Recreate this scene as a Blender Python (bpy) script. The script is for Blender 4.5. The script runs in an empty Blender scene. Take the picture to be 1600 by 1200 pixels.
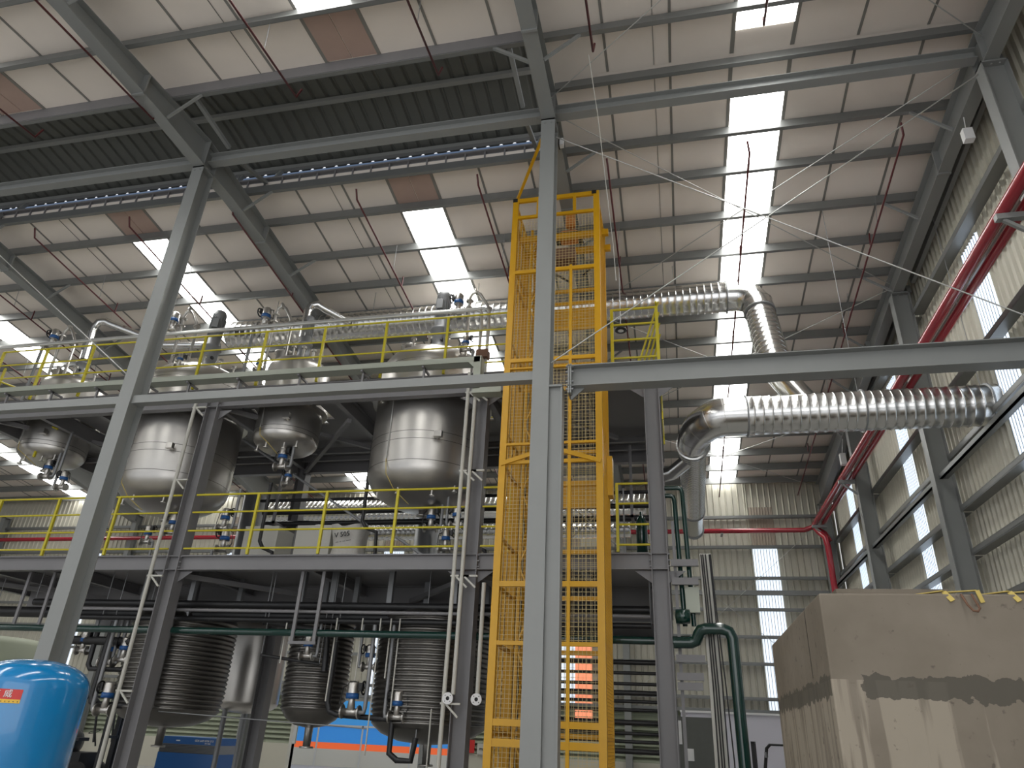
import bpy, math, random
from mathutils import Vector, Matrix
random.seed(4)
C = bpy.context.scene.collection
S = bpy.context.scene
# ---------------------------------------------------------------- camera
def look(yaw, pitch, roll):
    yaw, pitch, roll = [math.radians(a) for a in (yaw, pitch, roll)]
    cy, sy, cp, sp = math.cos(yaw), math.sin(yaw), math.cos(pitch), math.sin(pitch)
    f = Vector((-sy*cp, cy*cp, sp)); r0 = Vector((cy, sy, 0)); u0 = r0.cross(f)
    cr, sr = math.cos(roll), math.sin(roll)
    r = cr*r0 + sr*u0; u = -sr*r0 + cr*u0
    return Matrix(((r.x, u.x, -f.x), (r.y, u.y, -f.y), (r.z, u.z, -f.z)))
cam = bpy.data.cameras.new('camera'); co = bpy.data.objects.new('camera', cam); C.objects.link(co)
cam.sensor_fit = 'HORIZONTAL'; cam.sensor_width = 36; cam.lens = 1101.6/1600*36
cam.clip_start = 0.05; cam.clip_end = 300
co.matrix_world = Matrix.Translation((0, 0, 1.6)) @ look(13.4093, 26.5035, 2.7949).to_4x4()
S.camera = co
# ---------------------------------------------------------------- world and light
w = bpy.data.worlds.new('sky'); S.world = w; w.use_nodes = True
bg = w.node_tree.nodes['Background']; bg.inputs[0].default_value = (0.94, 0.965, 1.0, 1); bg.inputs[1].default_value = 0.9
S.view_settings.view_transform = 'Standard'; S.view_settings.look = 'None'
S.view_settings.gamma = 1; S.view_settings.use_curve_mapping = False
S.view_settings.exposure = 0.2
def area(name, loc, rot, sx, sy, power, col=(1, 1, 1)):
    l = bpy.data.lights.new(name, 'AREA'); l.shape = 'RECTANGLE'; l.size = sx; l.size_y = sy; l.energy = power; l.color = col
    o = bpy.data.objects.new(name, l); C.objects.link(o); o.location = loc; o.rotation_euler = rot; return o
# daylight through the open front of the hall, behind the camera
area('daylight_front_opening', (0, -7.5, 4.5), (math.radians(94), 0, 0), 14, 8, 330, (1, 0.98, 0.96))

# ---------------------------------------------------------------- materials
MAT = {}
def mat(name, col, rough=0.5, metal=0.0, noise=0.0, nscale=8.0, bump=0.0, bscale=30.0, emit=None, spec=0.5, coat=0.0, stretch=(1, 1, 1)):
    m = bpy.data.materials.new(name); m.use_nodes = True; nt = m.node_tree; b = nt.nodes['Principled BSDF']
    b.inputs['Base Color'].default_value = (*col, 1); b.inputs['Roughness'].default_value = rough
    b.inputs['Metallic'].default_value = metal; b.inputs['Specular IOR Level'].default_value = spec
    b.inputs['Coat Weight'].default_value = coat
    tc = nt.nodes.new('ShaderNodeTexCoord'); mp = nt.nodes.new('ShaderNodeMapping'); mp.inputs['Scale'].default_value = stretch
    nt.links.new(tc.outputs['Object'], mp.inputs['Vector'])
    if noise > 0:
        n = nt.nodes.new('ShaderNodeTexNoise'); n.inputs['Scale'].default_value = nscale; n.inputs['Detail'].default_value = 5
        nt.links.new(mp.outputs[0], n.inputs['Vector'])
        mx = nt.nodes.new('ShaderNodeMix'); mx.data_type = 'RGBA'
        mx.inputs['A'].default_value = (*[c*(1-noise) for c in col], 1); mx.inputs['B'].default_value = (*[min(1, c*(1+noise)) for c in col], 1)
        nt.links.new(n.outputs['Fac'], mx.inputs['Factor']); nt.links.new(mx.outputs['Result'], b.inputs['Base Color'])
    if bump > 0:
        n2 = nt.nodes.new('ShaderNodeTexNoise'); n2.inputs['Scale'].default_value = bscale; n2.inputs['Detail'].default_value = 3
        nt.links.new(mp.outputs[0], n2.inputs['Vector'])
        bp = nt.nodes.new('ShaderNodeBump'); bp.inputs['Strength'].default_value = bump; bp.inputs['Distance'].default_value = 0.02
        nt.links.new(n2.outputs['Fac'], bp.inputs['Height']); nt.links.new(bp.outputs[0], b.inputs['Normal'])
    if emit:
        b.inputs['Emission Color'].default_value = (*emit[0], 1); b.inputs['Emission Strength'].default_value = emit[1]
    MAT[name] = m; return m
mat('steel_paint', (.225, .232, .225), .42, noise=.06, nscale=2.5)
mat('platform_paint', (.19, .185, .19), .45, noise=.06, nscale=2.5)
mat('purlin_zinc', (.21, .215, .21), .38, .4, noise=.08, nscale=3)
mat('roof_foil', (.82, .745, .67), .5, .0, noise=.07, nscale=1.3)
mat('seam', (.22, .21, .19), .6)
mat('wall_sheet', (.50, .48, .40), .42, .15, noise=.07, nscale=1.2, stretch=(1, 1, .2))
mat('dark_sheet', (.10, .105, .095), .5, noise=.1)
mat('skylight', (.8, .8, .78), .5, emit=((1, 1, .97), 10.0))
mat('skylight_old', (.42, .30, .25), .5, noise=.08, nscale=3)
mat('wall_light', (.7, .75, .8), .5, emit=((.80, .89, 1), .82))
mat('wall_light_orange', (.8, .3, .18), .5, emit=((1, .33, .18), .75))
mat('wall_light_brown', (.36, .30, .24), .5, noise=.15, nscale=4)
mat('sky_blue_sheet', (.10, .17, .30), .4, noise=.2, nscale=6)
mat('red_brown', (.26, .09, .06), .5, noise=.2)
mat('galvanised', (.72, .72, .71), .22, 1.0, noise=.1, nscale=5, bump=.08, bscale=9)
mat('stainless', (.54, .52, .49), .33, .92, noise=.1, nscale=2.2, bump=.06, bscale=5)
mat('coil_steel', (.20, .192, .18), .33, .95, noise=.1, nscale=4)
mat('pipe_steel', (.52, .52, .50), .35, .6)
mat('cast_grey', (.24, .245, .25), .42, .3)
mat('yellow', (.60, .315, .005), .4, noise=.06, nscale=4)
mat('wire_yellow', (.62, .50, .24), .4)
mat('lemon', (.52, .44, .015), .4, noise=.08, nscale=4)
mat('red_pipe', (.33, .016, .03), .25, coat=.4)
mat('dark_red', (.085, .012, .014), .4)
mat('green_pipe', (.002, .03, .023), .2, coat=.5)
mat('black', (.012, .012, .013), .45)
mat('blue', (.015, .09, .28), .35)
mat('tank_blue', (.003, .19, .46), .16, coat=.6, noise=.04, nscale=3)
mat('rail_green', (.35, .37, .31), .45, .2)
mat('concrete_floor', (.40, .39, .37), .6, noise=.12, nscale=.8)
mat('white', (.72, .72, .72), .5)
mat('off_white', (.50, .49, .44), .5)
mat('dado', (.52, .50, .42), .6)
mat('white_panel', (.62, .61, .68), .5)
mat('rust', (.14, .07, .04), .7, noise=.3, nscale=12)
mat('orange', (.55, .2, .03), .45)
mat('bag', (.55, .53, .49), .7, noise=.12, nscale=14, bump=.5, bscale=14)
mat('sticker_red', (.55, .02, .015), .35)
mat('sticker_yellow', (.75, .45, .03), .4)
mat('strap', (.50, .38, .10), .7)
mat('rubber', (.02, .02, .02), .8)
mat('strip_rib', (.42, .46, .52), .5)
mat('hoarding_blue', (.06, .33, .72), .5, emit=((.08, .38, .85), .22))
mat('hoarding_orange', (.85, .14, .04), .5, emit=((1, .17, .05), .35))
mat('hoarding_white', (.8, .78, .72), .6)
mat('lime', (.30, .33, .24), .5)
def concrete(name='cast_concrete'):
    m = bpy.data.materials.new(name); m.use_nodes = True; nt = m.node_tree; L = nt.links; b = nt.nodes['Principled BSDF']
    b.inputs['Roughness'].default_value = .75
    tc = nt.nodes.new('ShaderNodeTexCoord')
    def noise(scale, st, det=6, off=(0, 0, 0)):
        mp = nt.nodes.new('ShaderNodeMapping'); mp.inputs['Scale'].default_value = st; mp.inputs['Location'].default_value = off
        L.new(tc.outputs['Object'], mp.inputs['Vector'])
        n = nt.nodes.new('ShaderNodeTexNoise'); n.inputs['Scale'].default_value = scale; n.inputs['Detail'].default_value = det
        L.new(mp.outputs[0], n.inputs['Vector']); return n.outputs['Fac']
    def ramp(src, a, c, ca=(0, 0, 0, 1), cb=(1, 1, 1, 1)):
        r = nt.nodes.new('ShaderNodeValToRGB'); r.color_ramp.elements[0].position = a; r.color_ramp.elements[1].position = c
        r.color_ramp.elements[0].color = ca; r.color_ramp.elements[1].color = cb; L.new(src, r.inputs[0]); return r.outputs[0]
    def mixc(f, a, c2):
        x = nt.nodes.new('ShaderNodeMix'); x.data_type = 'RGBA'
        if isinstance(f, float): x.inputs['Factor'].default_value = f
        else: L.new(f, x.inputs['Factor'])
        for s, k in ((a, 'A'), (c2, 'B')):
            if isinstance(s, tuple): x.inputs[k].default_value = s
            else: L.new(s, x.inputs[k])
        return x.outputs['Result']
    def math_(op, a, c2, clamp=True):
        x = nt.nodes.new('ShaderNodeMath'); x.operation = op; x.use_clamp = clamp
        for i, s in enumerate((a, c2)):
            if isinstance(s, (int, float)): x.inputs[i].default_value = s
            else: L.new(s, x.inputs[i])
        return x.outputs[0]
    base = mixc(ramp(noise(2.0, (1, 1, 1)), .35, .65), (.155, .13, .098, 1), (.20, .17, .133, 1))
    # grout runs down the lower half
    sep = nt.nodes.new('ShaderNodeSeparateXYZ'); L.new(tc.outputs['Object'], sep.inputs[0]); z = sep.outputs['Z']
    low = ramp(z, .0, 1.0); 
    lt = nt.nodes.new('ShaderNodeMath'); lt.operation = 'LESS_THAN'; L.new(z, lt.inputs[0]); lt.inputs[1].default_value = 2.0
    runs = math_('MULTIPLY', ramp(noise(4.5, (2.2, 2.2, .16), 9), .47, .53), lt.outputs[0])
    base = mixc(runs, base, (.28, .243, .19, 1))
    # damp band at the pour joint
    wob = math_('MULTIPLY', math_('SUBTRACT', noise(9.0, (1, 1, 1.4), 9), .5, False), .16, False)
    zz = math_('ADD', z, wob, False)
    a = nt.nodes.new('ShaderNodeMath'); a.operation = 'LESS_THAN'; L.new(zz, a.inputs[0]); a.inputs[1].default_value = 2.03
    c = nt.nodes.new('ShaderNodeMath'); c.operation = 'GREATER_THAN'; L.new(zz, c.inputs[0]); c.inputs[1].default_value = 1.90
    x = sep.outputs['X']; y = sep.outputs['Y']
    xr = nt.nodes.new('ShaderNodeMath'); xr.operation = 'GREATER_THAN'; L.new(math_('ADD', x, wob, False), xr.inputs[0]); xr.inputs[1].default_value = 1.09
    yr = nt.nodes.new('ShaderNodeMath'); yr.operation = 'GREATER_THAN'; L.new(y, yr.inputs[0]); yr.inputs[1].default_value = 5.02
    band = math_('MULTIPLY', math_('MULTIPLY', a.outputs[0], c.outputs[0]), math_('MAXIMUM', xr.outputs[0], yr.outputs[0]))
    base = mixc(math_('MULTIPLY', band, .85), base, (.062, .056, .043, 1))
    # small voids and dark specks
    sp = ramp(noise(15.0, (1, 1, 1), 4), .645, .70)
    base = mixc(math_('MULTIPLY', sp, .7), base, (.08, .065, .05, 1))
    L.new(base, b.inputs['Base Color'])
    bp = nt.nodes.new('ShaderNodeBump'); bp.inputs['Strength'].default_value = .5; bp.inputs['Distance'].default_value = .01
    L.new(noise(14.0, (1, 1, .6), 8), bp.inputs['Height']); L.new(bp.outputs[0], b.inputs['Normal'])
    MAT[name] = m
concrete()

# ---------------------------------------------------------------- mesh builder
class MB:
    def __init__(s): s.v = []; s.f = []; s.sm = []
    def poly(s, vs, fs, smooth=False):
        o = len(s.v); s.v += [tuple(v) for v in vs]; s.f += [tuple(i+o for i in f) for f in fs]; s.sm += [smooth]*len(fs); return s
    def box(s, a, b):
        x0, y0, z0 = a; x1, y1, z1 = b
        return s.poly([(x0,y0,z0),(x1,y0,z0),(x1,y1,z0),(x0,y1,z0),(x0,y0,z1),(x1,y0,z1),(x1,y1,z1),(x0,y1,z1)],
                      [(3,2,1,0),(4,5,6,7),(0,1,5,4),(1,2,6,5),(2,3,7,6),(3,0,4,7)])
    def bar(s, p, q, w, h, up=(0, 0, 1), ow=0, oh=0):
        p, q = Vector(p), Vector(q); d = (q-p).normalized(); up = Vector(up); sd = d.cross(up)
        if sd.length < 1e-4: sd = d.cross(Vector((1, 0, 0)))
        sd.normalize(); u = sd.cross(d).normalized(); r = []
        for e in (p, q):
            for a, b in ((-1,-1),(1,-1),(1,1),(-1,1)): r.append(e + sd*(a*w/2+ow) + u*(b*h/2+oh))
        return s.poly(r, [(0,1,2,3),(7,6,5,4),(0,4,5,1),(1,5,6,2),(2,6,7,3),(3,7,4,0)])
    def ibeam(s, p, q, b, h, up=(0, 0, 1), tf=.014, tw=.01):
        s.bar(p, q, b, tf, up, 0, h/2-tf/2); s.bar(p, q, b, tf, up, 0, -h/2+tf/2); s.bar(p, q, tw, h-2*tf, up); return s
    def channel(s, p, q, b, h, up=(0, 0, 1), t=.008, side=1):
        s.bar(p, q, b, t, up, 0, h/2-t/2); s.bar(p, q, b, t, up, 0, -h/2+t/2); s.bar(p, q, t, h-2*t, up, side*(b/2-t/2)); return s
    def tube(s, pts, r, n=10, caps=True, smooth=True):
        pts = [Vector(p) for p in pts]; k = len(pts); R = r if isinstance(r, (list, tuple)) else [r]*k
        T = []
        for i in range(k):
            a = pts[max(i-1, 0)]; b = pts[min(i+1, k-1)]
            t = (b-a)
            if 0 < i < k-1: t = (pts[i]-pts[i-1]).normalized() + (pts[i+1]-pts[i]).normalized()
            if t.length < 1e-6: t = Vector((0, 0, 1))
            T.append(t.normalized())
        u = T[0].cross(Vector((0, 0, 1)))
        if u.length < .05: u = T[0].cross(Vector((1, 0, 0)))
        u.normalize(); vs = []; fs = []
        for i in range(k):
            u = (u - T[i]*u.dot(T[i])).normalized(); v = T[i].cross(u)
            sc = 1.0
            if 0 < i < k-1:
                c = max(.5, T[i].dot((pts[i+1]-pts[i]).normalized())) if (pts[i+1]-pts[i]).length > 1e-6 else 1
                sc = 1
            for j in range(n):
                a = 2*math.pi*j/n; vs.append(pts[i] + (u*math.cos(a) + v*math.sin(a))*R[i]*sc)
        for i in range(k-1):
            for j in range(n):
                a = i*n+j; b = i*n+(j+1) % n; fs.append((a, b, b+n, a+n))
        s.poly(vs, fs, smooth)
        if caps:
            s.poly(vs[:n], [tuple(range(n))[::-1]]); s.poly(vs[-n:], [tuple(range(n))])
        return s
    def lathe(s, prof, c=(0, 0, 0), axis=(0, 0, 1), n=28, smooth=True):
        ax = Vector(axis).normalized(); u = ax.cross(Vector((0, 1, 0)))
        if u.length < .05: u = ax.cross(Vector((1, 0, 0)))
        u.normalize(); v = ax.cross(u); c = Vector(c); vs = []; fs = []
        for (r, z) in prof:
            for j in range(n):
                a = 2*math.pi*j/n; vs.append(c + ax*z + (u*math.cos(a)+v*math.sin(a))*r)
        for i in range(len(prof)-1):
            for j in range(n):
                a = i*n+j; b = i*n+(j+1) % n; fs.append((a, b, b+n, a+n))
        s.poly(vs, fs, smooth); return s
    def cyl(s, c, axis, r, h, n=16): return s.lathe([(0.0005, 0), (r, 0), (r, h), (0.0005, h)], c, axis, n, False)
    def build(s, name, m, parent=None):
        me = bpy.data.meshes.new(name); me.from_pydata(s.v, [], s.f); me.polygons.foreach_set('use_smooth', s.sm)
        me.materials.append(MAT[m]); me.update()
        o = bpy.data.objects.new(name, me); C.objects.link(o)
        if parent: o.parent = parent; o.matrix_parent_inverse = Matrix.Identity(4); 
        if parent and parent.type == 'EMPTY': pass
        return o
def tag(o, label=None, cat=None, group=None, kind=None):
    if label: o['label'] = label
    if cat: o['category'] = cat
    if group: o['group'] = group
    if kind: o['kind'] = kind
    return o
def thing(name, label, cat, group=None, loc=(0, 0, 0)):
    o = bpy.data.objects.new(name, None); o.empty_display_size = .1; C.objects.link(o); o.location = loc
    return tag(o, label, cat, group)
def local(mb, loc):           # shift mesh so that it is relative to a thing's base
    l = Vector(loc); mb.v = [tuple(Vector(v)-l) for v in mb.v]; return mb
def one(name, mb, m, label, cat, group=None): return tag(mb.build(name, m), label, cat, group)
def copy_tree(o, parent=None):
    c = o.copy(); C.objects.link(c)
    if parent: c.parent = parent
    for ch in list(o.children): copy_tree(ch, c)
    return c
SD = {'floor': ('grey concrete floor of the hall', 'floor'), 'wall_left': ('far left end wall of the hall', 'wall')}
def struct(name, mb, m, label=None, cat=None):
    o = mb.build(name, m); o['kind'] = 'structure'
    d = SD.get(name, (label, None)); o['label'] = label or d[0]; o['category'] = cat or name.split('_')[0]
    return o
ORD = ['first', 'second', 'third', 'fourth', 'fifth', 'sixth', 'seventh', 'eighth', 'ninth', 'tenth', 'eleventh', 'twelfth', 'thirteenth', 'fourteenth', 'fifteenth', 'sixteenth']
def arc(c, a, b, n=8):        # quarter bend from direction a to direction b about centre c (vectors from c)
    c, a, b = Vector(c), Vector(a), Vector(b)
    return [c + a*math.cos(t*math.pi/2/n) + b*math.sin(t*math.pi/2/n) for t in range(n+1)]

# ================================================================ building shell
SL = .108; ZS = 12.43; ZP = 12.15; YB = 26.6; XL = -45.0; XG = 5.8
zs = lambda y: ZS - SL*abs(y-9); zp = lambda y: ZP - SL*abs(y-9)
FX = [-1.72, -8.79, -15.86, -22.93, -30.0, -37.07]
struct('floor', MB().box((XL, -3, -.2), (XG, YB+16, 0)), 'concrete_floor')
def slab(x0, x1, y0, y1, t=.09):
    m = MB(); m.poly([(x0,y0,zs(y0)),(x1,y0,zs(y0)),(x1,y1,zs(y1)),(x0,y1,zs(y1)),(x0,y0,zs(y0)+t),(x1,y0,zs(y0)+t),(x1,y1,zs(y1)+t),(x0,y1,zs(y1)+t)],
        [(3,2,1,0),(4,5,6,7),(0,1,5,4),(1,2,6,5),(2,3,7,6),(3,0,4,7)]); return m
struct('ceiling', slab(XL, FX[0], 10.5, YB+.1), 'roof_foil', 'pale roof sheets behind the ridge ventilator')
struct('ceiling', slab(XL, FX[0], -3, 7.85), 'roof_foil', 'pale roof sheets in front of the ridge ventilator')
m = MB(); m.v += slab(FX[0], XG, 9, YB+.1).v; m.f += [(3,2,1,0),(4,5,6,7),(0,1,5,4),(1,2,6,5),(2,3,7,6),(3,0,4,7)]; m.sm += [False]*6
q = slab(FX[0], XG, -3, 9); m.poly(q.v, [(3,2,1,0),(4,5,6,7),(0,1,5,4),(1,2,6,5),(2,3,7,6),(3,0,4,7)])
struct('ceiling', m, 'roof_foil', 'pale roof sheets beside the gable wall')
# sheet joints, one strip mesh per slope (surface pattern of the roof)
sk = lambda k: (1.54-7.07*k, 2.48-7.07*k)
for side, (ya, yb) in {'far': (9.05, YB), 'near': (-3, 8.95)}.items():
    m = MB()
    for k in range(6):
        a, b = sk(k)
        xs = [a-.03, b+.03, a-1.08, a-2.18, b+1.08, b+2.16] + [a-1.08-.28]
        for i, x in enumerate(xs):
            if x > 5.5 or x < XL+.2: continue
            y0, y1 = ya, yb
            if k > 0 or x < FX[0]:
                if side == 'far': y0 = 10.55
                else: y1 = 7.8
            wd = .035 if i < 2 else (.022 if i < 6 else .006)
            m.poly([(x-wd,y0,zs(y0)-.012),(x+wd,y0,zs(y0)-.012),(x+wd,y1,zs(y1)-.012),(x-wd,y1,zs(y1)-.012),
                    (x-wd,y0,zs(y0)+.004),(x+wd,y0,zs(y0)+.004),(x+wd,y1,zs(y1)+.004),(x-wd,y1,zs(y1)+.004)],
                   [(3,2,1,0),(4,5,6,7),(0,1,5,4),(1,2,6,5),(2,3,7,6),(3,0,4,7)])
    struct('trim_1' if side == 'far' else 'trim_2', m, 'seam', 'dark joint strips between the roof sheets of the %s slope' % side)
# roof lights
nw = 1
RLN = ['between lift and gable', 'just left of the lift', 'behind the left foreground column', 'at the left edge', 'off the left edge']
def rooflight(k, y0, y1, mm='skylight', lab=None):
    global nw
    a, b = sk(k); m = MB()
    for x0, x1 in ((a, (a+b)/2-.008), ((a+b)/2+.008, b)):
        m.poly([(x0,y0,zs(y0)-.016),(x1,y0,zs(y0)-.016),(x1,y1,zs(y1)-.016),(x0,y1,zs(y1)-.016),
                (x0,y0,zs(y0)+.01),(x1,y0,zs(y0)+.01),(x1,y1,zs(y1)+.01),(x0,y1,zs(y1)+.01)],
               [(3,2,1,0),(4,5,6,7),(0,1,5,4),(1,2,6,5),(2,3,7,6),(3,0,4,7)])
    struct('window_%d' % nw, m, mm, (lab or 'bright white roof light strip %s the ridge' % ('beyond' if y0 > 9 else 'in front of')) + ', ' + RLN[k], 'roof light'); nw += 1
rooflight(0, 9.62, YB-.1); rooflight(0, -2, 8.45)
for k in range(1, 5):
    rooflight(k, 11.62, YB-.1); rooflight(k, -2, 6.72)
    rooflight(k, 10.6, 11.58, 'skylight_old', 'pinkish roof light panel behind the ventilator')
    rooflight(k, 6.76, 7.75, 'skylight_old', 'pinkish roof light panel in front of the ventilator')

# corrugated walls
def corr_x(x0, x1, y, zb, zt, pitch=.22, dep=.035, rib=.05):   # sheet facing -Y
    m = MB(); xs = []; x = x0
    while x < x1-1e-6:
        e = min(x+pitch, x1)
        for px, d in ((x, 0), (e-rib-.03, 0), (e-rib, dep), (e-.03, dep)):
            if px <= x1: xs.append((px, d))
        x = e
    xs.append((x1, 0))
    vs = []
    for px, d in xs: vs += [(px, y+dep-d if True else y, zb), (px, y+dep-d, zt)]
    m.poly(vs, [(2*i, 2*i+2, 2*i+3, 2*i+1) for i in range(len(xs)-1)]); return m
def corr_y(y0, y1, x, zb, ztf, pitch=.2, dep=.04, rib=.06):    # sheet facing -X
    m = MB(); ys = []; y = y0
    while y < y1-1e-6:
        e = min(y+pitch, y1)
        for py, d in ((y, 0), (e-rib-.03, 0), (e-rib, dep), (e-.03, dep)): ys.append((py, d))
        y = e
    ys.append((y1, 0)); vs = []
    for py, d in ys: vs += [(x+dep-d, py, zb), (x+dep-d, py, ztf(py))]
    m.poly(vs, [(2*i+1, 2*i+3, 2*i+2, 2*i) for i in range(len(ys)-1)]); return m
WGY = [(5.9, 6.7), (11.85, 12.65), (17.6, 18.4), (23.6, 24.4)]
edges = [-3]
for a, b in WGY: edges += [a, b]
edges.append(YB)
m = MB()
for i in range(0, len(edges), 2):
    t = corr_y(edges[i], edges[i+1], XG, 0, lambda y: zs(y)+.02); m.poly(t.v, t.f)
for a, b in WGY:
    t = corr_y(a, b, XG, 0, lambda y: 2.6); m.poly(t.v, t.f)
    t = corr_y(a, b, XG, 10.3 if a < 20 else 9.9, lambda y: max(zs(y)+.02, 10.31)); m.poly(t.v, t.f)
m.box((XG+.06, -3, 0), (XG+.1, YB, 12.4))
struct('wall_right', m, 'wall_sheet', 'pale green corrugated gable wall')
for i, (a, b) in enumerate(WGY):
    t = corr_y(a, b, XG, 2.6, (lambda y: 10.3) if a < 20 else (lambda y: 9.9), .1, .03, .02); struct('window_%d' % nw, t, 'wall_light', 'tall bright translucent strip in the gable wall, %s' % ['nearest the camera', 'right of the duct outlet', 'second from the far corner', 'nearest the far corner'][i]); nw += 1
    rb = MB(); q = a+.06
    while q < b-.03: rb.box((XG-.008, q, 2.62), (XG+.0, q+.014, 10.28 if a < 20 else 9.88)); q += .1
    rb.build('sheet_ribs', 'strip_rib', bpy.data.objects['window_%d' % (nw-1)])
# back wall with translucent strips, a louvre band, dado and a doorway
BW = [(2.86-7.07*k, 3.70-7.07*k) for k in range(7)]
DOOR = (-13.9, -7.9)
m = MB(); xe = XG
segs = []
for a, b in BW: segs.append((b, xe)); xe = a
segs.append((XL, xe))
for a, b in segs:
    if a < b: t = corr_x(a, b, YB, 2.62, zs(YB)+.02); m.poly(t.v, t.f)
for i, (a, b) in enumerate(BW):
    t = corr_x(a, b, YB, 9.55, zs(YB)+.02); m.poly(t.v, t.f)
m.box((XL, YB+.06, 2.62), (XG, YB+.1, 10.5))
struct('wall_back', m, 'wall_sheet', 'pale green corrugated back wall')
for i, (a, b) in enumerate(BW):
    t = corr_x(a, b, YB, 2.62, 8.0, .1, .02, .02)
    struct('window_%d' % nw, t, 'wall_light_orange' if i == 99 else 'wall_light', 'tall bright translucent strip in the back wall, %s from the right' % ORD[i]); nw += 1
    rb = MB(); q = a+.06
    while q < b-.03: rb.box((q, YB-.008, 2.63), (q+.016, YB, 7.98)); q += .1
    rb.build('sheet_ribs', 'strip_rib', bpy.data.objects['window_%d' % (nw-1)])
    t = corr_x(a, b, YB, 8.0, 9.55, .1, .02, .02); struct('window_%d' % nw, t, 'wall_light_brown', 'short brown strip above the %s bright back wall strip from the right' % ORD[i]); nw += 1
struct('window_%d' % nw, corr_x(-3.55, -2.95, YB-.03, 2.05, 4.6, .1, .02, .02), 'wall_light_orange', 'narrow orange lit strip behind the yellow lift'); nw += 1
m = MB()
for a, b in ((XL, DOOR[0]), (DOOR[1], XG)):
    z = 1.0
    while z < 2.6:
        m.poly([(a, YB-.02, z), (b, YB-.02, z), (b, YB+.10, z+.15), (a, YB+.10, z+.15), (a, YB-.02, z+.02), (b, YB-.02, z+.02), (b, YB+.10, z+.17), (a, YB+.10, z+.17)],
               [(0,1,2,3),(7,6,5,4),(0,4,5,1),(3,2,6,7)]); z += .16
    m.box((a, YB+.16, 1.0), (b, YB+.2, 2.62))
struct('wall_back', m, 'lime', 'horizontal louvre band low on the back wall')
m = MB(); m.box((XL, YB-.1, 0), (DOOR[0], YB+.1, 1.0)); m.box((DOOR[1], YB-.1, 0), (XG, YB+.1, 1.0)); struct('wall_back', m, 'dado', 'cream dado wall at the foot of the back wall')
m = MB(); m.box((DOOR[0]-.12, YB-.12, 0), (DOOR[0], YB+.12, 2.62)); m.box((DOOR[1], YB-.12, 0), (DOOR[1]+.12, YB+.12, 2.62)); m.box((DOOR[0], YB-.12, 2.5), (DOOR[1], YB+.12, 2.66))
struct('door_1', m, 'off_white', 'open doorway in the back wall')
struct('wall_left', MB().box((XL-.1, -3, 0), (XL, YB, 12)), 'wall_sheet')
# outside the doorway: neighbour building
t = thing('neighbour_building', 'blue sheeted building with orange band and white base seen through the doorway', 'building', None, (-16, 34, 0))
m = MB()
z = .98
while z < 1.62:
    m.box((-26, 34.0, z), (-4, 34.05, z+.045)); z += .07
m.box((-26, 34.06, .9), (-4, 34.1, 5)); m.build('cladding', 'hoarding_blue', t)
MB().box((-26, 33.98, .70), (-4, 34.06, .96)).build('band', 'hoarding_orange', t)
MB().box((-26, 33.98, 0), (-4, 34.06, .70)).build('base_wall', 'hoarding_white', t)
m = MB(); m.box((-26, 33.94, 1.64), (-4, 33.99, 1.72)); [m.box((x, 33.94, 0), (x+.07, 33.99, 1.7)) for x in (-19, -16.6, -14.4, -12)]; m.build('white_frame', 'white', t)
for o in t.children: o.location = (16, -34, 0)

# purlins
def lipped(m, y, z, x0, x1, h=.25, sgn=1):
    m.box((x0, y-.004, z), (x1, y+.004, z+h)); m.box((x0, y-.075, z), (x1, y, z+.006)); m.box((x0, y, z+h-.006), (x1, y+.06, z+h)); m.box((x0, y-.079, z), (x1, y-.073, z+.03))
FARP = [10.47, 11.42, 12.65, 13.8, 14.93, 16.15, 17.22, 18.2, 19.27, 20.42, 21.5, 22.55, 23.85, 25.0, 26.1]
NEARP = [7.87, 6.62, 5.48, 4.36, 3.25, 2.15, 1.0, -.2]
for i, y in enumerate(FARP):
    m = MB(); lipped(m, y, zp(y), XL, 5.55); one('purlin', m, 'purlin_zinc', 'grey steel roof purlin, %s one beyond the ridge counting away from the camera' % ORD[i], 'purlin', 'purlins under the far roof slope')
for i, y in enumerate(NEARP):
    m = MB(); lipped(m, y, zp(y), XL, 5.55); one('purlin', m, 'purlin_zinc', 'grey steel roof purlin, %s one on the near side of the ridge' % ORD[i], 'purlin', 'purlins under the near roof slope')
m = MB(); lipped(m, 9.02, zp(9.02), FX[0]+.1, 5.55); one('purlin', m, 'purlin_zinc', 'short ridge purlin running only from the lift frame to the gable', 'purlin')

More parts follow.
